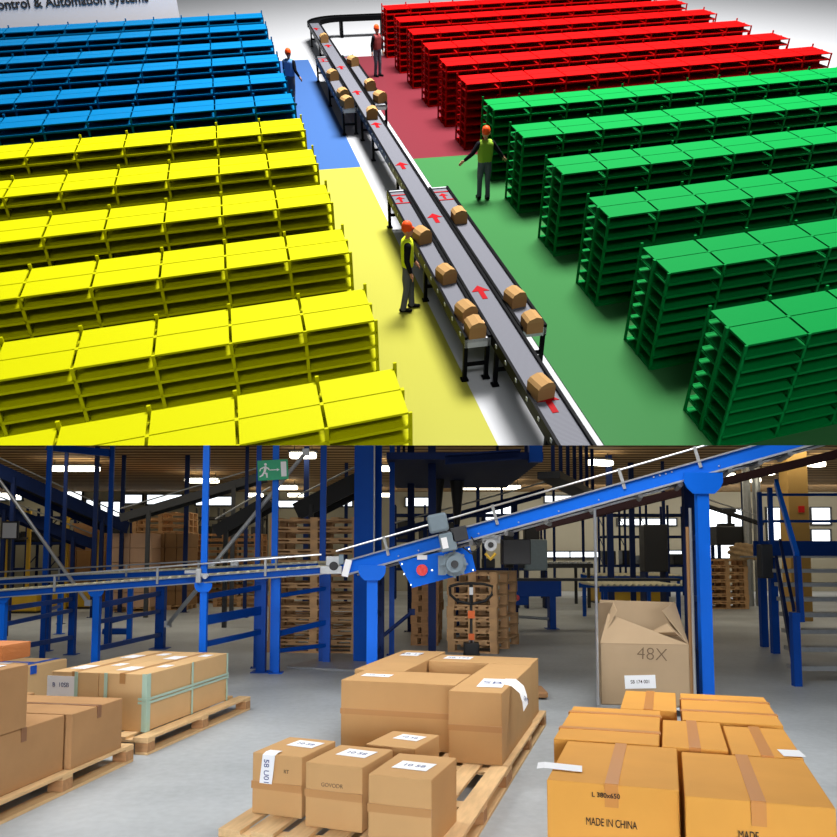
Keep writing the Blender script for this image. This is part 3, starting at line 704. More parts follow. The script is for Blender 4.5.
far_conveyor(at(700, 503, 24), at(764, 524, 24), .3, .08, M['black'], 'thin dark boom left of the stairs', legs=False)
# black hoppers beside the gearbox
for px, Y in ((437, 17), (457, 17.3)):
    p = at(px, 490, Y); o = empty('hopper', (p.x, p.y, 0)); tag(o, 'black funnel hopper %s' % ('left of the grey gearbox' if px < 450 else 'above the grey gearbox'), 'hopper', 'funnels over the gearbox')
    b = MB()
    for i in range(4): pass
    b.tube([(0, 0, p.z - .75), (0, 0, p.z - .35), (0, 0, p.z + .0), (0, 0, p.z + .3)], .06, 16, .17); b.build('funnel', M['black'], o)
    MB().tube([(0, 0, p.z - 1.6), (0, 0, p.z - .7)], .05).build('outlet_pipe', M['navy'], o)
    MB().tube([(0, 0, 0), (0, 0, p.z - 1.6)], .04).build('leg', M['navy'], o)
# small dark machine by the right windows
p = at(727, 530, 27.5); o = empty('packing_machine', (p.x, p.y, 0)); tag(o, 'dark packing machine standing before the bright right window', 'machine')
MB().box(-.5, -.4, p.z - .52, .5, .4, p.z + .12, bev=.05).build('machine_body', M['black'], o)
MB().box(-.28, -.2, p.z + .1, .2, .2, p.z + .22).tube([(.1, 0, p.z + .2), (.1, 0, p.z + .65)], .06).box(-.1, -.1, p.z + .6, .3, .1, p.z + .72).build('motor_head', M['black'], o)
for x_ in (-.4, .4):
    for y_ in (-.3, .3): MB().box(x_ - .05, y_ - .05, 0, x_ + .05, y_ + .05, p.z - .52).build('leg', M['navy'], o)
for px, Y, lb in ((653, 24, 'dark box shaped machine left of the right blue leg'), (535, 26, 'small blue grey machine over the roller table')):
    p = at(px, 530, Y); o = empty('packing_machine', (p.x, p.y, 0)); tag(o, lb, 'machine', 'machines deep in the hall')
    MB().box(-.35, -.3, 1.2, .35, .3, 2.6 if px > 600 else 2.2, bev=.04).build('machine_body', M['black'] if px > 600 else M['grey'], o)
    for x_ in (-.3, .3): MB().box(x_ - .04, -.3, 0, x_ + .04, .3, 1.2).build('leg', M['navy'], o)

# dark racks and bins added to darken unresolved clutter deep in the hall
def far_rack(px0, px1, Y, bays, levels, m, label):
    a = at(px0, 555, Y); b = at(px1, 555, Y); L = b.x - a.x; o = empty('clutter_rack', (a.x, Y, 0)); tag(o, label, 'added rack', 'added dark racks deep in the hall')
    top = max(levels) + .35
    for i in range(bays + 1):
        x_ = L * i / bays; q = MB()
        for y_ in (0, .9): q.box(x_ - .04, y_ - .04, 0, x_ + .04, y_ + .04, top)
        for z_ in (.4, 1.2, 2.0, 2.8): q.bar((x_, 0, z_), (x_, .9, z_ + .5), .03, .03)
        q.build('upright', m, o)
    for z_ in levels:
        MB().box(0, -.03, z_ - .1, L, .03, z_).box(0, .87, z_ - .1, L, .93, z_).box(0, .03, z_ - .04, L, .87, z_).build('shelf', m, o)
    return L, a
def rack_bins(L, a, Y, z_, n, label, m, seed):
    rr = random.Random(seed)
    for i in range(n):
        w_ = L / n * rr.uniform(.55, .85); h_ = rr.uniform(.35, .75)
        x_ = a.x + L * (i + .1) / n
        tag(MB().box(0, 0, 0, w_, .7, h_, bev=.03).build('clutter_bin', m, None, (x_, Y + .06, z_ + .001)), '%s %s' % (['leftmost', 'second from left', 'third from left', 'fourth from left', 'fifth from left', 'sixth from left', 'seventh from left', 'eighth from left'][i], label), 'bin', label.replace('dark bin', 'dark bins'))
L_, a_ = far_rack(395, 545, 31, 5, (1.2, 2.3, 3.3), M['navy'], 'added dark rack behind the gearbox, left part of the far wall')
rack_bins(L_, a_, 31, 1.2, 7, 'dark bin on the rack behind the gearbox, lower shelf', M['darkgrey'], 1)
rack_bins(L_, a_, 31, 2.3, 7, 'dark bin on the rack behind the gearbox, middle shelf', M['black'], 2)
L_, a_ = far_rack(604, 690, 33, 4, (1.3, 2.5, 3.4), M['navy'], 'added dark rack between the roll cage poles, before the far wall')
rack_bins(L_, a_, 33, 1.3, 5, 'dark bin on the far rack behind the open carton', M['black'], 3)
L_, a_ = far_rack(2, 122, 31, 5, (1.2, 2.2, 3.2), M['navy'], 'added dark rack at the far left behind the brown cartons')
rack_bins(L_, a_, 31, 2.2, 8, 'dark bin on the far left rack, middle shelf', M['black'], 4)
L_, a_ = far_rack(196, 262, 31.5, 3, (1.2, 2.2, 3.2), M['black'], 'added black rack far behind the blue column left of the exit sign')
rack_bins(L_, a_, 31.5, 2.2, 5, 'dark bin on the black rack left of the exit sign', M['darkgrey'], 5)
# roller tables in the depth
def roller_table(a, L, wd, zt, yaw, label, m='shaded_blue', nrol=22, rmat='galv'):
    o = empty('roller_table', a, yaw); tag(o, label, 'roller conveyor', 'roller tables deep in the hall')
    MB().box(0, 0, zt - .14, L, .04, zt).box(0, wd - .04, zt - .14, L, wd, zt).build('side_beam', M[m], o)
    rm = MB().tube([(0, .04, .02), (0, wd - .04, .02)], .042, 8).mesh('roller', M[rmat])
    for i in range(nrol): inst('roller', rm, o, ((i + .5) * L / nrol, 0, zt - .01))
    for x_ in (.15, L - .15):
        for y_ in (.03, wd - .03): MB().box(x_ - .05, y_ - .03, 0, x_ + .05, y_ + .03, zt - .14).build('leg', M[m], o)
    return o
a = ground(598, 586, .93); roller_table((a.x, 19.9, 0), 2.1, 2.6, .93, 0, 'blue roller table with bright rollers behind the open carton', nrol=14, rmat='roller')
roller_table((at(598, 572, 27.5).x, 27.5, 0), 2.9, 3.0, .98, 0, 'blue roller table standing behind the first one', nrol=14, rmat='roller')
a = at(507, 590, 18.5); o = empty('powered_conveyor', (a.x, a.y, 0)); tag(o, 'blue conveyor drive head with curved legs right of the pallet jack', 'conveyor')
MB().box(0, 0, .75, 1.25, .5, 1.1).build('side_beam', M['shaded_blue'], o)
MB().box(0, 0, .55, .5, .5, .75, bev=.03).build('drive_housing', M['shaded_blue'], o)
MB().box(.98, .0, .012, 1.12, .4, .75).box(.9, 0, 0, 1.2, .4, .012).build('leg', M['shaded_blue'], o)
MB().tube([(.22, -.01, .72), (.22, .0, .72)], .07, 14).build('button', M['red'], o)
MB().tube([(-.1, .2, .3), (1.1, .2, .22)], .035).build('foot_rail', M['galv'], o)
MB().box(0, 0.02, 1.1, 4.0, .5, 1.16).build('belt', M['darkgrey'], o)
a = at(513, 565, 26); roller_table((a.x, 26, 0), 2.6, 2.2, 1.42, 0, 'dark roller table farther back, below the inclined conveyor', 'black', 16)
for px, Y, wd_, lb in ((628, 29, 2.6, 'yellow low cabinet far behind the open carton'), (22, 24, 1.3, 'yellow pallet truck far left'), (77, 26, 1.2, 'yellow floor crate behind the left support frame')):
    p = at(px, 580, Y); o = empty('floor_crate', (p.x, p.y, 0)); tag(o, lb, 'crate', 'yellow crates deep in the hall')
    MB().box(-wd_ / 2, -.4, .05, wd_ / 2, .4, .6, bev=.03).build('crate_body', M['yellow'], o)
    MB().box(-wd_ / 2, -.42, 0, wd_ / 2, .42, .05).build('skid', M['black'], o)

# ------------------------------------------------------------------ pallet stacks in the depth
def pallet_mesh(w, d, m):
    b = MB()
    bw = w / 7 / 1.05
    nb = 5
    for i in range(nb): b.box(i * (w - .14) / (nb - 1), 0, .122, i * (w - .14) / (nb - 1) + .14, d, .144)
    for k in (0, d / 2 - .06, d - .12): b.box(0, k, .1, w, k + .12, .122)
    for i in range(3):
        for j in range(3): b.box(i * (w - .13) / 2, j * (d - .13) / 2, .022, i * (w - .13) / 2 + .13, j * (d - .13) / 2 + .13, .1)
    for j in range(3): b.box(0, j * (d - .12) / 2, 0, w, j * (d - .12) / 2 + .12, .022)
    return b.mesh('pallet', m)
ORD = ['lowest', 'second lowest', 'third lowest', 'fourth lowest', 'fifth lowest', 'sixth lowest', 'seventh lowest', 'eighth lowest', 'ninth lowest', 'tenth lowest', 'eleventh lowest', 'twelfth lowest', 'thirteenth lowest', 'fourteenth lowest', 'fifteenth lowest', 'sixteenth lowest', 'seventeenth lowest', 'eighteenth lowest']
def pallet_stack(x, y, yaw, n, where, w=.8, d=1.2, m='woodbg', z0=0.0, pitch=.1445):
    me = pallet_mesh(w, d, M[m])
    for v_ in me.vertices: v_.co.z *= (pitch - .0005) / .144
    for i in range(n):
        o = bpy.data.objects.new('pallet', me); col.objects.link(o)
        jx, jy = R.uniform(-.015, .015), R.uniform(-.015, .015)
        o.location = (x + jx, y + jy, z0 + i * pitch); o.rotation_euler = (0, 0, yaw + R.uniform(-.015, .015))
        tag(o, '%s wooden pallet of %s' % ('topmost' if i == n - 1 else ORD[i], where), 'pallet', 'pallets of ' + where)
a = ground(268, 652); pallet_stack(a.x, a.y - .05, -.12, 12, 'the tall stack behind the exit sign column', 1.62, 1.3, pitch=.197)
a = ground(447, 652); pallet_stack(a.x, a.y, -.33, 7, 'the stack behind the pallet jack', .9, 1.7, pitch=.2)
a = ground(411, 646); pallet_stack(a.x, a.y + .1, -.1, 6, 'the dark stack left of the pallet jack', .52, 1.2, 'wood2', pitch=.2)
a = ground(708, 609); pallet_stack(a.x, a.y, 0, 7, 'the far stack left of the stairs', 1.3, 1.0, pitch=.225)
a = at(132, 533, 27); pallet_stack(a.x, 27, 0, 14, 'the tall far stack behind the carton pallets', 1.9, 1.2, 'woodbg', 0, .225)
a = at(192, 533, 28.5); pallet_stack(a.x, 28.5, -.1, 12, 'the far stack left of the exit sign', 2.4, 1.2, 'wood2', 0, .205)
a = ground(213, 607); pallet_stack(a.x, a.y, 0, 2, 'the low pile left of the tall stack', 1.7, 1.2, pitch=.16)
a = ground(545, 700)
tag(MB().box(-.55, 0, .02, .04, .5, .09, bev=.02).build('dolly', M['wood2'], None, (a.x, a.y, 0)), 'low dark wooden dolly right of the large tan boxes', 'dolly')
p = ground(368, 665)
tag(MB().box(-1.0, -.75, 0.001, .2, .8, .03).build('floor_plate', M['galv'], None, (p.x, p.y, 0), -.35), 'grey steel plate lying on the floor before the tall stack', 'floor plate')

# crumpled sacks on the far stack
a = at(742, 552, 25.5)
bm = bmesh.new(); bmesh.ops.create_icosphere(bm, subdivisions=4, radius=1)
for v in bm.verts:
    n_ = (math.sin(v.co.x * 7 + 1) * math.cos(v.co.y * 9) + math.sin(v.co.z * 11 + v.co.x * 5)) * .09
    v.co = Vector((v.co.x * .5 * (1 + n_), v.co.y * .35 * (1 + n_), max(v.co.z, -.7) * .3 * (1 + n_) + .21))
me = bpy.data.meshes.new('sack'); bm.to_mesh(me); bm.free(); me.materials.append(M['sack'])
o = bpy.data.objects.new('paper_sack', me); col.objects.link(o); o.location = (a.x, 25.3, 7 * .225); tag(o, 'crumpled paper sack on top of the far pallet stack', 'sack')

# carton pallets in the depth
def carton_pallet(px0, px1, ytop, ybase, cols_, rows_, m, where, depth=1.1, straps=True):
    a = ground(px0, ybase); b = ground(px1, ybase); ht = at(0, ytop, a.y).z
    me = pallet_mesh(b.x - a.x, depth, M['woodbg']); po_ = bpy.data.objects.new('pallet', me); col.objects.link(po_); po_.location = a
    tag(po_, 'pallet under %s' % where, 'pallet')
    z0 = .145; cw = (b.x - a.x) / cols_; ch = (ht - z0) / rows_
    me = carton_body(cw - .02, depth, ch - .012, M[m], .004)
    cm = MB().box(.0, -.006, ch * .5 - .03, cw - .02, .0, ch * .5 + .0).mesh('strap', M['black'])
    for i in range(cols_):
        for j in range(rows_):
            o = bpy.data.objects.new('carton', me); col.objects.link(o); o.location = (a.x + i * cw + .01, a.y, z0 + j * ch)
            cn = ['leftmost', 'second', 'third', 'rightmost'] if cols_ == 4 else (['left', 'middle', 'right'] if cols_ == 3 else ['left', 'right'])
            rn = ['bottom', 'second', 'third', 'fourth', 'fifth']
            rr = 'top' if j == rows_ - 1 else rn[j]
            tag(o, '%s row %s carton of %s' % (rr, cn[i], where), 'carton', 'cartons of ' + where)
carton_pallet(60, 104, 533, 606, 3, 4, 'cardD', 'the brown far load left of the second column')
carton_pallet(106, 150, 533, 612, 2, 5, 'cardP', 'the pink tan load behind the second column')
carton_pallet(151, 187, 533, 610, 3, 5, 'cardD', 'the brown load right of the pink tan one')
# yellow frames above the loads
for pxa, pxb, yt, yb_, lb in ((68, 99, 509, 606, 'thin yellow steel rack frame over the brown carton load'), (8, 30, 511, 606, 'thin yellow steel frame behind the white diagonal tube')):
    a = at(pxa, yt, 25.5); b = at(pxb, yt, 25.5)
    o = empty('rack_frame', (a.x, 25.5, 0)); tag(o, lb, 'rack frame', 'yellow frames far left'); w_ = b.x - a.x
    for xx in (0, w_): MB().box(xx - .05, -.05, 0, xx + .05, .05, a.z).build('post', M['yellow'], o)
    MB().box(0, -.05, a.z - .1, w_, .05, a.z).bar((0, 0, a.z - .4), (.35, 0, a.z - .05), .05, .05).bar((w_, 0, a.z - .4), (w_ - .35, 0, a.z - .05), .05, .05).build('top_rail', M['yellow'], o)
    MB().box(0, -.4, 2.2, w_, .4, 2.26).build('shelf', M['darkgrey'], o)
p = at(84, 527, 25.2); bb = MB().prism([(-.45, .28), (-.3, -.15), (.3, -.15), (.48, .28)], -.25, .25, Matrix.Rotation(PI / 2, 4, 'X'))
tag(bb.build('basket', M['wood2'], None, (p.x, 25.6, 2.42)), 'brown basket on the yellow rack frame', 'basket')
p = at(10, 530, 17); o = empty('notice_board', (p.x, p.y, 0)); tag(o, 'pale grey notice panel on a thin post at the left edge', 'notice board')
MB().box(-.15, -.02, p.z - .17, .14, .02, p.z + .15).build('panel', M['white'], o); MB().box(-.19, 0, p.z - .2, .18, .03, p.z + .19).build('frame', M['darkgrey'], o)
MB().box(-.03, .0, 0, .03, .04, p.z - .2).build('post', M['darkgrey'], o)

# ------------------------------------------------------------------ pallet jack
def pallet_jack():
    a = ground(471, 662); o = empty('pallet_jack', (a.x, a.y - .1, 0)); tag(o, 'hand pallet jack with black loop handle and orange tags before the pallet stack', 'pallet jack')
    MB().tube([(0, 0, .2), (0, .02, 1.04)], .022).build('tow_bar', M['black'], o)
    pts = [(-.34, 0, 1.20), (-.33, 0, 1.07), (-.22, 0, .97), (0, 0, .92), (.22, 0, .97), (.33, 0, 1.07), (.34, 0, 1.20), (.2, 0, 1.24), (0, 0, 1.25), (-.2, 0, 1.24), (-.34, 0, 1.20)]
    MB().tube(pts, .022, 8).tube([(0, 0, .92), (0, 0, 1.24)], .03, 8).build('handle_loop', M['black'], o)
    MB().box(-.03, -.04, 1.07, .03, -.03, 1.19).build('white_tag', M['white'], o)
    MB().box(-.055, -.05, .70, .055, -.03, .82).build('orange_tag', M['orange'], o)
    MB().box(-.045, -.05, .36, .045, -.03, .46).build('orange_tag', M['orange'], o)
    MB().tube([(-.03, -.03, .4), (-.03, -.03, .25)], .01, 8).tube([(.03, -.03, .4), (.03, -.03, .25)], .01, 8).build('pump_rod', M['chrome'], o)
    MB().box(-.12, -.1, .1, .12, .12, .32, bev=.02).build('pump', M['black'], o)
    for s_ in (-.1, .1): MB().tube([(s_ - .03, 0, .08), (s_ + .03, 0, .08)], .08, 18).build('wheel', M['black'], o)
pallet_jack()

# ------------------------------------------------------------------ stairs at the right
def stairs():
    f = ground(797, 686); t = at(776, 556, 13.4)
    o = empty('steel_stairs', (f.x, f.y, 0)); tag(o, 'blue steel stairs with grey treads at the right frame edge', 'stairs')
    og = Vector((f.x, f.y, 0)); d = Vector((t.x - f.x, t.y - f.y, 0)); n = 8; hz = t.z
    wv = Vector((1.25, -.05, 0))
    for s_ in (Vector((0, 0, 0)), wv):
        MB().bar(s_ + Vector((0, 0, .1)), s_ + d + Vector((0, 0, hz - .08)), .045, .2).build('stringer', M['navy'] if s_.length < .1 else M['shaded_blue'], o)
    for i in range(1, n):
        q = d * (i / n) + Vector((0, 0, hz * i / n))
        MB().box(q.x + .02, q.y - .05, q.z - .06, q.x + 1.23, q.y + .26, q.z).build('tread', M['galv'], o)
    MB().box(d.x + .1, d.y, hz - .03, d.x + 2.4, d.y + 1.75, hz).build('landing_deck', M['galv'], o)
    MB().box(d.x + .35, d.y + 1.70, hz, d.x + 2.4, d.y + 1.75, hz + .28).build('kick_board', M['shaded_blue'], o)
    for x_, y_ in ((.22, .65), (.46, 1.65), (2.3, .2), (2.3, 1.6)):
        MB().box(d.x + x_ - .06, d.y + y_ - .06, 0, d.x + x_ + .06, d.y + y_ + .06, hz - .03).build('leg', M['shaded_blue'], o)
    for x_, y_ in ((.22, .65), (.46, 1.65), (2.3, 1.6)):
        MB().box(d.x + x_ - .035, d.y + y_ - .035, hz, d.x + x_ + .035, d.y + y_ + .035, hz + 1.2).build('railing_post', M['shaded_blue'], o)
    for zz in (.65, 1.15):
        MB().bar((d.x + .46, d.y + 1.65, hz + zz), (d.x + 2.3, d.y + 1.65, hz + zz), .04, .05).build('railing', M['shaded_blue'], o)
    a_, b_ = at(776, 482, 13.5) - og, at(797, 556, 10.9) - og
    MB().bar(a_, b_, .06, .1).build('handrail', M['bright_blue'], o)
    MB().bar(b_, (b_.x + .02, b_.y, .8), .06, .1, (0, 1, 0)).build('handrail', M['shaded_blue'], o)
    MB().box(-.05, -.05, 0, .05, .05, .95).build('newel_post', M['shaded_blue'], o)
    m1 = at(780, 540, 13.0) - og; m2 = at(794, 610, 10.8) - og
    MB().bar(m1, m2, .04, .05).build('mid_rail', M['navy'], o)
    MB().box(d.x - .12, d.y + .3, hz - .38, d.x + .09, d.y + .5, hz + .2, bev=.02).build('control_cabinet', M['darkgrey'], o)
stairs()
exec_diorama = True

# ------------------------------------------------------------------ the tilted warehouse model above
SC = .08                                                    # model scale 1 : 12.5
RM = Matrix(((0.978, 0.159, 0.135), (-0.208, 0.758, 0.618), (-0.004, -0.633, 0.775)))
Yv = Vector(RM[1]).normalized(); Zv = Vector(RM[2]); Zv = (Zv - Yv * Zv.dot(Yv)).normalized(); Xv = Yv.cross(Zv)
tilt = Matrix.Rotation(TH, 3, 'X')
DR = Matrix((tilt @ Xv, tilt @ Yv, tilt @ Zv)).transposed()  # columns are the model's axes in the world
HM = 7.5
DORG = EYE - DR @ Vector((0, 0, HM * SC))
def dmat(x, y, z=0, rz=0):
    return Matrix.LocRotScale(DORG + DR @ Vector((x * SC, y * SC, z * SC)), (DR @ Matrix.Rotation(rz, 3, 'Z')).to_quaternion(), None)
def dempty(name, x, y, z=0, rz=0):
    o = bpy.data.objects.new(name, None); o.empty_display_size = .02; col.objects.link(o); o.matrix_world = dmat(x, y, z, rz); return o
def dmodel(px, py, z=0):
    """point of the tilted model floor seen at a pixel"""
    c = Vector(((px - CXP) / FPX, 1, (CYP - py) / FPX)); c = Vector((Xv.dot(c), Yv.dot(c), Zv.dot(c))); t = (z - HM) / c.z
    return Vector((0, 0, HM)) + c * t
CUT = []            # objects trimmed flush with the front edge of the board
AL = math.radians(6.62)
def uv(u, v): return (u * math.cos(AL) - v * math.sin(AL), u * math.sin(AL) + v * math.cos(AL))

def dm(name, rgb, rough=.6, **k):
    c = srgb(*rgb); return mat(name, (c[0] * .36, c[1] * .36, c[2] * .36, 1), rough, 0, spec=.03, **k)
M['r_yellow'] = dm('yellow_enamel', (255, 253, 0)); M['r_blue'] = dm('blue_enamel', (0, 140, 208)); M['r_red'] = dm('red_enamel', (250, 5, 5)); M['r_green'] = dm('green_enamel', (0, 164, 72))
M['f_white'] = dm('model_floor_white', (246, 246, 248), .3); M['f_blue'] = dm('model_floor_blue', (84, 126, 194), .3); M['f_yellow'] = dm('model_floor_yellow', (218, 214, 90), .3)
M['f_red'] = dm('model_floor_red', (142, 58, 68), .3); M['f_green'] = dm('model_floor_green', (76, 144, 82), .3)
M['d_belt'] = wave_mat('model_belt', srgb(72, 72, 78), srgb(98, 98, 104), 130, 'Y', .5)
M['d_black'] = dm('model_black', (20, 20, 22), .4)
M['d_arrow'] = dm('arrow_red', (205, 20, 30), .5)
M['d_card'] = dm('model_cardboard', (222, 168, 108), .7); M['d_card2'] = dm('model_cardboard_flap', (228, 178, 115), .7)

fl = dempty('floor', 0, 0)
tag(fl, kind='structure')
o = MB(SC).box(-20, 5, -.6, 42, 64, 0).build('board', M['f_white'], fl); CUT.append(o)
for nm, c, (x0, y0, x1, y1) in (('floor_zone', 'f_yellow', (-14, 5, 3.34, 23.95)), ('floor_zone', 'f_blue', (-14, 23.95, 3.34, 38.9)), ('floor_zone', 'f_green', (4.99, 5, 9.4, 24.35)), ('floor_zone', 'f_red', (4.99, 24.35, 9.6, 39.0))):
    b = MB(SC)
    sk = math.tan(AL) * 0
    b.box(x0, y0, .001, x1, y1, .02); o = b.build(nm, M[c], fl); o['label'] = {'f_yellow': 'pale yellow floor area', 'f_blue': 'pale blue floor area', 'f_green': 'green floor area', 'f_red': 'dusty red floor area'}[c]; CUT.append(o)
# hangers carrying the board from the roof
for x_, y_ in ((-10, 20), (25, 20), (-10, 45), (25, 45)):
    a = DORG + DR @ Vector((x_ * SC, y_ * SC, -.6 * SC)); 
    MB().box(-.02, -.02, 0, .02, .02, .25).build('mounting_bracket', M['darkgrey'], None, (a.x, a.y + .02, a.z - .28))
    bpy.data.objects[-1] if False else None
for ob in [x for x in bpy.data.objects if x.name.startswith('mounting_bracket')]:
    mw = ob.matrix_basis.copy(); ob.parent = fl; ob.matrix_parent_inverse = dmat(0, 0).inverted()

# shelving rows -----------------------------------------------------
HT = 1.85; DP = 1.15; BAY = 1.09
def rack_meshes(key):
    m = M['r_' + key]; t = {}; SH = math.tan(AL) * 1.1     # end frames run parallel to the belt line
    g_ = .022
    t['top_panel'] = MB(SC).box(g_, -DP + .03, HT - .03, BAY - g_, -DP / 2 - .012, HT).mesh('top_panel', m)
    t['light_stop_panel'] = MB(SC).box(g_, -DP / 2 - .012, .02, BAY - g_, -DP / 2 + .012, HT - .03).mesh('light_stop_panel', m)  # added panel stopping light that would shine through the row
    t['top_panel2'] = MB(SC).box(g_, -DP / 2 + .012, HT - .03, BAY - g_, -.03, HT).mesh('top_panel', m)
    t['shelf'] = MB(SC).box(g_ - .01, -DP + .03, -.025, BAY - g_ + .01, -.03, 0).box(g_ - .01, -DP - .025, -.038, BAY - g_ + .01, -DP + .03, .004).box(g_ - .01, -.03, -.05, BAY - g_ + .01, -.005, .004).mesh('shelf', m)
    b = MB(SC)
    for yy in (-DP, -DP / 2 - .035, -DP / 2 + .0, -.035): b.box(-.025, yy, 0, .025, yy + .035, HT + (.08 if yy > -.1 else .005))
    for i in range(8): b.box(-.008, -DP, i * HT / 8 + .02, .008, 0, i * HT / 8 + .045)
    t['upright'] = b.mesh('upright', m)
    for me_ in t.values():
        for v_ in me_.vertices: v_.co.x += v_.co.y * SH
    return t
NLEV = 8
def rack_row(key, u0, v, n, label, group, cut=False, flip=False, hh=None):
    T = RK[key]; x, y = uv(u0, v)
    o = dempty('shelving_row', x, y, 0, AL); tag(o, label, 'shelving', group)
    s = -1 if flip else 1
    for i in range(n + 1):
        c = inst('upright', T['upright'], o, (s * i * BAY * SC, 0, 0)); 
        if cut: CUT.append(c)
    for i in range(n):
        x_ = (i * BAY if not flip else -(i + 1) * BAY) * SC
        for nm, k_ in (('top_panel', 'top_panel'), ('top_panel', 'top_panel2'), ('light_stop_panel', 'light_stop_panel')):
            c = inst(nm, T[k_], o, (x_, 0, 0)); 
            if cut: CUT.append(c)
        for j in range(NLEV):
            c = inst('shelf', T['shelf'], o, (x_, 0, (j * HT / NLEV + .06) * SC))
            if cut: CUT.append(c)
RK = {k_: rack_meshes(k_) for k_ in ('yellow', 'blue', 'red', 'green')}
words = ['nearest the front edge', 'second from the front', 'third from the front', 'fourth from the front', 'fifth from the front', 'farthest back, next to the blue rows']
vs_left = [9.20, 11.74, 14.34, 16.85, 19.35, 22.06, 24.71, 27.31, 30.12, 32.73, 35.90, 38.47]
nb = [6, 7, 7, 8, 8, 8, 8, 9, 9, 9, 10, 10]
for i in range(12):
    v = vs_left[i]; key = 'yellow' if i < 6 else 'blue'
    u1 = 2.73 + (v - 9.2) * .1131
    if i < 6: lb = 'long yellow double shelving row, %s' % words[i]
    else: lb = 'long blue double shelving row, %s' % ['nearest, next to the yellow rows', 'second from the yellow rows', 'third from the yellow rows', 'fourth from the yellow rows', 'second from the back edge', 'farthest back'][i - 6]
    rack_row(key, u1, v, nb[i], lb, '%s shelving rows left of the belt line' % key, cut=(i < 2), flip=True)
vs_right = [9.26, 11.74, 14.31, 16.87, 19.62, 22.20, 25.09, 27.60, 30.20, 32.91, 35.52, 38.5]
nb = [3, 5, 7, 9, 12, 12, 12, 12, 12, 12, 12, 12]
for i in range(12):
    v = vs_right[i]; key = 'green' if i < 6 else 'red'
    u0 = 7.80 + (v - 9.26) * .1188
    if i < 6: lb = 'tall green double shelving row, %s' % (words[i] if i < 5 else 'farthest back, next to the red rows')
    else: lb = 'tall red double shelving row, %s' % ['nearest, next to the green rows', 'second from the green rows', 'third from the green rows', 'fourth from the green rows', 'second from the back', 'farthest back, behind the curved belt end'][i - 6]
    rack_row(key, u0, v, nb[i], lb, '%s shelving rows right of the belt line' % key, cut=(i < 2))

# belt line -----------------------------------------------------------
ZB = .85
def belt_unit(o, x0, x1, y0, y1, cut=False, legs=()):
    """straight piece with side rails"""
    og = Vector((0, 0, 0)); out = []
    out.append(MB(SC).box(x0 + .04, y0, ZB - .06, x1 - .04, y1, ZB).build('belt', M['d_belt'], o))
    for xx in (x0, x1 - .05):
        out.append(MB(SC).box(xx, y0, ZB - .16, xx + .05, y1, ZB + .05).build('side_rail', M['d_black'], o))
    # light fixings along the rails
    n = int((y1 - y0) / .55); b = MB(SC)
    for i in range(n):
        yy = y0 + (i + .5) * (y1 - y0) / n
        b.box(x0 - .012, yy - .03, ZB - .06, x0, yy + .03, ZB - .0).box(x1, yy - .03, ZB - .06, x1 + .012, yy + .03, ZB)
    out.append(b.build('fixings', M['galv'], o))
    for yy in legs:
        b = MB(SC)
        for xx in (x0 + .0, x1 - .07): b.box(xx, yy, .02, xx + .07, yy + .07, ZB - .1).box(xx - .03, yy - .03, 0.02, xx + .1, yy + .1, .05)
        b.box(x0, yy + .01, .3, x1, yy + .06, .36)
        out.append(b.build('leg_frame', M['d_black'], o))
    if cut: CUT.extend(out)
    return out
mo = dempty('belt_conveyor', 0, 0); tag(mo, 'long grey main belt conveyor with black rails and red arrows', 'conveyor')
belt_unit(mo, 3.76, 4.30, 6.2, 42.3, True, (8.9, 11.5, 14.3, 17.0, 20.5, 24.4, 26.5, 30.0, 34.0, 38.0, 41.5))
# curve and cross run behind the red rows
b = MB(SC); rb1 = MB(SC); rb2 = MB(SC)
cx_, cy_, ri, ro = 5.4, 42.3, 1.1, 1.64
N = 18
for i in range(N):
    a0 = PI - PI / 2 * i / N; a1 = PI - PI / 2 * (i + 1) / N
    P_ = lambda r, a: (cx_ + r * math.cos(a), cy_ + r * math.sin(a))
    b.prism([P_(ri, a0), P_(ro, a0), P_(ro, a1), P_(ri, a1)], ZB - .06, ZB)
    rb1.prism([P_(ri - .03, a0), P_(ri + .03, a0), P_(ri + .03, a1), P_(ri - .03, a1)], ZB - .16, ZB + .05)
    rb2.prism([P_(ro - .03, a0), P_(ro + .03, a0), P_(ro + .03, a1), P_(ro - .03, a1)], ZB - .16, ZB + .05)
b.box(cx_, cy_ + ri, ZB - .06, 14, cy_ + ro, ZB); rb1.box(cx_, cy_ + ri - .03, ZB - .16, 14, cy_ + ri + .03, ZB + .05); rb2.box(cx_, cy_ + ro - .03, ZB - .16, 14, cy_ + ro + .03, ZB + .05)
b.build('curved_belt', M['d_black'], mo); rb1.build('side_rail', M['d_black'], mo); rb2.build('side_rail', M['d_black'], mo)
for xx in (5.4, 7.4, 9.4, 11.4):
    MB(SC).box(xx, cy_ + ri, .02, xx + .12, cy_ + ri + .1, ZB - .1).box(xx, cy_ + ro - .1, .02, xx + .12, cy_ + ro, ZB - .1).box(xx, cy_ + ri, .05, xx + .12, cy_ + ro, .1).build('leg_frame', M['d_black'], mo)
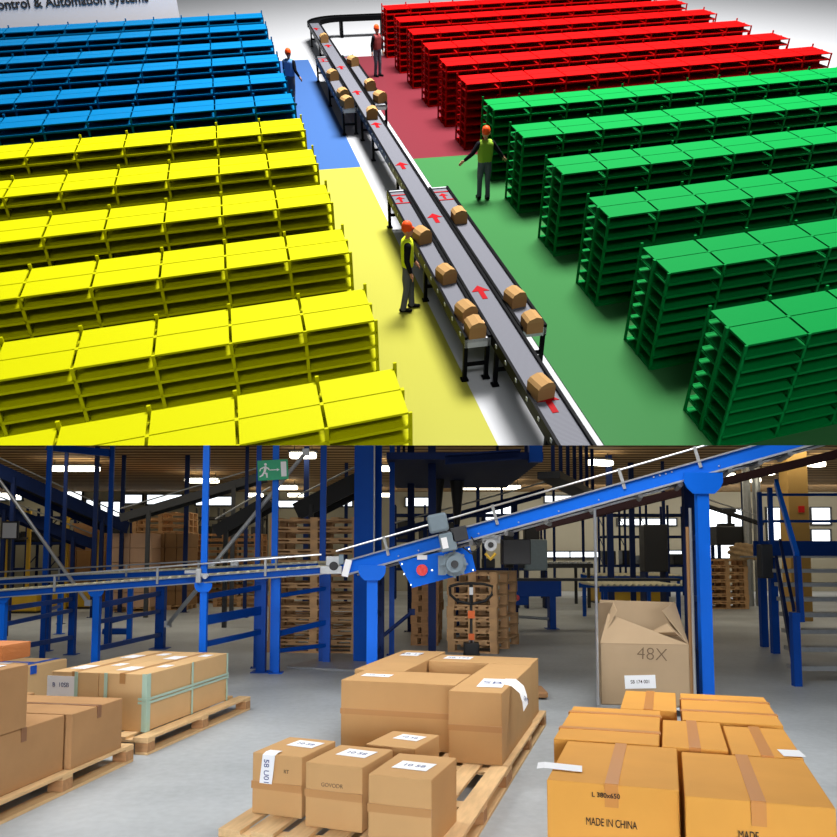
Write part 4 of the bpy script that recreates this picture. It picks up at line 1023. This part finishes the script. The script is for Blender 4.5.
# red arrows on the belt (flat printed marks)
arrow = [(-.04, -.24), (.04, -.24), (.04, .02), (.14, .02), (0, .22), (-.14, .02), (-.04, .02)]
for px, py in ((549, 402), (481, 292), (435, 218), (402, 165.6), (376.5, 125), (357, 92.6), (341, 67.6), (328, 46), (316, 29)):
    q = dmodel(px, py, ZB); s_ = 1.25
    o = MB(SC).prism([(a * s_ + q.x, c * s_ + q.y) for a, c in arrow], ZB, ZB + .008).build('arrow_mark', M['d_arrow'], mo)
def side_table(x0, x1, y0, y1, label, legs):
    o = dempty('side_belt', 0, 0); tag(o, label, 'conveyor', 'short side belts beside the main belt')
    belt_unit(o, x0, x1, y0, y1, False, legs)
    MB(SC).box(x0, y0, ZB - .16, x1, y0 + .05, ZB - .0).box(x0, y1 - .05, ZB - .16, x1, y1, ZB + .03).build('end_rail', M['galv'], o)
    q = ((x0 + x1) / 2, y1 - .55)
    b = MB(SC).box(x0 + .06, y1 - .85, ZB, x1 - .06, y1 - .80, ZB + .012).box(x0 + .06, y1 - .3, ZB, x1 - .06, y1 - .25, ZB + .012); b.build('cross_line', M['d_arrow'], o)
    MB(SC).prism([(a * .8 + q[0], c * .8 + q[1]) for a, c in arrow], ZB, ZB + .008).build('arrow_mark', M['d_arrow'], o)
side_table(3.28, 3.74, 11.75, 19.25, 'near left side belt with four small boxes', (11.78, 15.0, 19.1))
side_table(4.32, 4.80, 11.9, 19.25, 'near right side belt with three small boxes', (11.93, 15.2, 19.1))
side_table(3.28, 3.74, 27.2, 34.85, 'far left side belt with three small boxes', (27.25, 30.9, 34.7))
side_table(4.32, 4.76, 27.3, 34.85, 'far right side belt with three small boxes', (27.35, 31, 34.7))

# little boxes on the belts --------------------------------------------
def little_box(px, py, label, s_=.34, rz=.25):
    q = dmodel(px, py, ZB + .12)
    o = dempty('small_box', q.x, q.y, ZB + .001, rz); tag(o, label, 'box', 'small cartons riding on the belts')
    a = s_ / 2
    MB(SC).box(-a, -a * 1.1, 0, a, a * 1.1, s_ * .68).build('box_body', M['d_card'], o)
    # lid: ridge like raised flaps
    MB(SC).prism([(-a, s_ * .68), (a, s_ * .68), (a * .72, s_ * .92), (a * .1, s_ * 1.0), (-a * .7, s_ * .86)], -a * 1.1, a * 1.1, Matrix.Rotation(PI / 2, 4, 'X')).build('lid_flaps', M['d_card2'], o)
    MB(SC).box(a, -a * .2, s_ * .3, a + .012, a * .5, s_ * .7).build('box_label', M['tapeM'], o)
spots = [(422, 236, 'small box at the far left of the near side belt'), (446, 275, 'small box second from the far end of the near left belt'), (466, 312, 'small box touching the last box on the near left belt'), (475, 328, 'small box nearest the end of the near left belt'),
         (459, 216, 'small box alone at the far end of the near right belt'), (515, 298, 'small box second from the near end of the near right belt'), (532, 323, 'small box at the near end of the near right belt'), (541, 388, 'small box on the main belt at the front'),
         (324, 39, 'small box on the main belt near the curve'), (332.6, 76, 'small box on the far left belt, farthest'), (343, 95, 'small box on the far left belt, middle'), (347, 103, 'small box on the far left belt, nearest'),
         (353, 62, 'small box on the far right belt, farthest'), (370, 86, 'small box on the far right belt, middle'), (380, 98, 'small box on the far right belt, nearest'), (372, 114, 'small box on the main belt beside the far side belts')]
for i, (px, py, lb) in enumerate(spots): little_box(px, py, lb, .30 if py > 150 else .33, R.uniform(-.1, .35))

# lettered sign panel behind the blue rows
SU, SV, TXR, TXZ, TXS = 2.75, 39.2, 1.1, 2.52, 1.02
x_, y_ = uv(SU, SV); so_ = dempty('sign_panel', x_, y_, 0, AL); tag(so_, 'pale grey sign panel with black lettering behind the blue shelving', 'sign')
MB(SC).box(-16, 0, .02, 0, .06, 5).build('panel', mat('sign_grey', srgb(225, 222, 226), .8, spec=.1), so_)
tm = text_mesh('Control & Automation Systems', .46 * SC, M['ink'], .0006)
xm = max(v.co.x for v in tm.vertices); to_ = bpy.data.objects.new('lettering', tm); col.objects.link(to_); to_.parent = so_
to_.location = (-TXR * SC - xm * TXS, -.012 * SC, TXZ * SC); to_.rotation_euler = (PI / 2, 0, 0)
for v in tm.vertices: v.co.x *= TXS
# people ------------------------------------------------------------------
def blob(name, chains, m, parent, voxel=.012, squash=None):
    """continuous surface grown round tapered chains (x,y,z,r), remeshed to one skin"""
    bm = bmesh.new()
    for ch in chains:
        for (a, b_) in zip(ch, ch[1:]):
            A, B = Vector(a[:3]), Vector(b_[:3]); L = (B - A).length; rmin = min(a[3], b_[3]); n = max(2, int(L / (rmin * .35)) + 1)
            for i in range(n + 1):
                t = i / n; r = a[3] + (b_[3] - a[3]) * t
                bmesh.ops.create_icosphere(bm, subdivisions=2, radius=r, matrix=Matrix.Translation(A.lerp(B, t)))
    me = bpy.data.meshes.new(name); bm.to_mesh(me); bm.free()
    ob = bpy.data.objects.new(name + '_src', me); col.objects.link(ob)
    md = ob.modifiers.new('r', 'REMESH'); md.mode = 'VOXEL'; md.voxel_size = voxel; md.use_smooth_shade = True
    sm = ob.modifiers.new('s', 'SMOOTH'); sm.iterations = 3; sm.factor = .5
    bpy.context.view_layer.update()
    res = bpy.data.meshes.new_from_object(ob.evaluated_get(bpy.context.evaluated_depsgraph_get()))
    bpy.data.objects.remove(ob); bpy.data.meshes.remove(me)
    for v in res.vertices: v.co *= SC
    res.materials.clear(); res.materials.append(m); res.name = name
    o = bpy.data.objects.new(name, res); col.objects.link(o); o.parent = parent
    return o
M['skin'] = mat('skin', srgb(170, 120, 95), .6, spec=.2); M['jacket'] = dm('dark_jacket', (40, 40, 46), .8); M['vest_y'] = mat('yellow_green_vest', srgb(190, 205, 35), .7, spec=.1); M['vest_g'] = mat('green_vest', srgb(125, 155, 45), .7, spec=.1)
M['vest_r'] = mat('rose_vest', srgb(120, 50, 50), .7, spec=.1); M['vest_b'] = mat('blue_vest', srgb(90, 130, 185), .7, spec=.1); M['trousers'] = mat('grey_trousers', srgb(75, 78, 88), .8, spec=.1); M['helmet'] = mat('orange_helmet', srgb(215, 72, 22), .5, spec=.1); M['shoe'] = dm('dark_shoe', (28, 28, 30), .6)
def person(pix, face, label, vest, arms, stride=.06, lean=0.0, hgt=1.0, shift=(0, 0)):
    """facing local +x after rotation; arms: list of (shoulder side, elbow, hand) offsets"""
    q = dmodel(pix[0], pix[1], 0)
    o = dempty('person', q.x, q.y, .02, face); tag(o, label, 'person', 'workers between the shelving')
    hip = .92; sh = 1.44
    legs = []; shoes = []; trou = []
    for s_ in (-1, 1):
        fx = stride * s_; y = .1 * s_
        legs.append([(0, y * .9, hip, .07), (fx * .5 + .015, y, .5, .045), (fx, y, .1, .035), (fx + .02, y, .06, .035)])
        trou.append([(0, y * .85, hip + .02, .105), (fx * .3, y, .72, .092), (fx * .5 + .02, y, .5, .072), (fx * .8, y, .25, .066), (fx - .01, y, .09, .068)])
        shoes.append([(fx - .05, y, .055, .05), (fx + .05, y, .05, .045), (fx + .14, y + .01 * s_, .04, .036)])
    trou.append([(0, -.07, hip + .06, .12), (0, 0, hip + .07, .125), (0, .07, hip + .06, .12)])
    torso = [[(0, 0, hip, .075), (0, 0, 1.15, .08), (0.0, 0, 1.35, .085), (.0, 0, 1.47, .05), (.015, 0, 1.55, .05)], [(0, -.13, 1.4, .045), (0, .13, 1.4, .045)]]
    head = [[(.02, 0, 1.60, .07), (.012, 0, 1.67, .095), (.0, 0, 1.70, .098)], [(.05, 0, 1.58, .045), (.06, 0, 1.60, .05)], [(.1, 0, 1.645, .016), (.118, 0, 1.63, .018)],
            [(.0, .095, 1.655, .022), (0, .1, 1.64, .018)], [(.0, -.095, 1.655, .022), (0, -.1, 1.64, .018)]]
    am, sl = [], []
    for s_, el, ha in arms:
        S = Vector((0, .19 * s_, 1.41)); E_ = Vector(el); Hh = Vector(ha); d = (Hh - E_).normalized()
        wr = Hh - d * .02
        am.append([(*S, .05), (*E_, .04), (*wr, .028)])
        am.append([(*wr, .03), (*(Hh + d * .06), .034)])
        side_ = d.cross(Vector((1, 0, 0)));
        if side_.length < .1: side_ = d.cross(Vector((0, 1, 0)))
        side_.normalize(); nn = d.cross(side_)
        for kf, (of, ln) in enumerate(((-.03, .06), (-.01, .075), (.011, .07), (.03, .055))):
            b0 = Hh + d * .08 + side_ * of; am.append([(*b0, .011), (*(b0 + d * ln * .5), .010), (*(b0 + d * ln + nn * .018), .009)])
        b0 = Hh + d * .01 + side_ * -.035; am.append([(*b0, .012), (*(b0 + d * .04 - side_ * .03 + nn * .012), .010)])
        sl.append([(*S, .075), (*E_, .058), (*(E_.lerp(Hh, .8)), .045)])
    body = blob('body', legs + torso + head + am, M['skin'], o, .011)
    blob('trousers', trou, M['trousers'], o, .016)
    blob('jacket', [[(0, -.06, 1.0, .115), (0, -.07, 1.2, .12), (0, -.09, 1.38, .115)], [(0, .06, 1.0, .115), (0, .07, 1.2, .12), (0, .09, 1.38, .115)], [(0, 0, .98, .118), (0, 0, 1.2, .122), (0, 0, 1.38, .118)], [(0, -.16, 1.42, .07), (0, .16, 1.42, .07)]] + sl, M['jacket'], o, .016)
    blob('safety_vest', [[(.0, -.07, 1.02, .128), (0, -.08, 1.2, .134), (0, -.09, 1.38, .128)], [(0, .07, 1.02, .128), (0, .08, 1.2, .134), (0, .09, 1.38, .128)], [(0, 0, 1.02, .130), (0, 0, 1.2, .138), (0, 0, 1.38, .132)], [(0, -.12, 1.46, .06), (0, .12, 1.46, .06)]], M[vest], o, .016)
    for s_ in shoes: blob('shoe', [s_], M['shoe'], o, .012)
    blob('hard_hat', [[(0.0, 0, 1.715, .115), (0, 0, 1.75, .105)], [(.05, -.05, 1.705, .03), (.12, 0, 1.70, .03), (.05, .05, 1.705, .03)]], M['helmet'], o, .012)
    b = MB(SC)
    for s_ in (-1, 1): b.tube([(.098, .034 * s_, 1.675), (.108, .034 * s_, 1.675)], .011, 8)
    b.build('eyes', M['ink'], o)
    return o
person((408, 311), -.15, 'worker in orange hard hat and yellow vest standing beside the near belt', 'vest_y', [(-1, (-.02, -.25, 1.14), (.06, -.26, .88)), (1, (.02, .24, 1.14), (.18, .22, .92))], .09)
person((483, 200), PI / 2 + .1, 'worker in green vest with arms held out, beside the green shelving', 'vest_g', [(-1, (-.02, -.36, 1.2), (.08, -.55, 1.0)), (1, (-.02, .36, 1.2), (.08, .56, 1.0))], .05)
person((378, 77), -.9, 'worker in rose vest and grey trousers beside the red shelving', 'vest_r', [(-1, (-.05, -.25, 1.14), (-.02, -.28, .9)), (1, (.02, .24, 1.14), (.08, .24, .9))], .03)
person((293, 106), .9, 'worker in pale blue vest beside the blue shelving', 'vest_b', [(-1, (-.06, -.28, 1.16), (.02, -.38, .95)), (1, (.02, .24, 1.14), (.18, .2, .95))], .08)

# trim everything that reaches over the front edge of the board, flush with its sloping front face
bpy.context.view_layer.update()
fa, fb = at(0, 445.4, 1.0) - EYE, at(837, 445.4, 1.0) - EYE
pn = fa.cross(fb).normalized()
if pn.z < 0: pn = -pn
cache = {}
for o in CUT:
    mw = o.matrix_world
    side_of = [(mw @ v.co - EYE).dot(pn) for v in o.data.vertices]
    if min(side_of) >= -1e-5: continue
    if max(side_of) <= 1e-5:
        bpy.data.objects.remove(o); continue
    bm = bmesh.new(); bm.from_mesh(o.data)
    inv = mw.inverted(); co = inv @ EYE; no = (mw.to_3x3().transposed() @ pn).normalized()
    ret = bmesh.ops.bisect_plane(bm, geom=bm.verts[:] + bm.edges[:] + bm.faces[:], plane_co=co, plane_no=no, clear_inner=True, dist=1e-6)
    ed = [e for e in ret['geom_cut'] if isinstance(e, bmesh.types.BMEdge)]
    if ed: bmesh.ops.holes_fill(bm, edges=ed, sides=0)
    me = bpy.data.meshes.new(o.data.name); mats = list(o.data.materials); bm.to_mesh(me); bm.free()
    for m_ in mats: me.materials.append(m_)
    o.data = me
# drop what the trim removed completely and empty conveyors' leftovers
bpy.context.view_layer.update()
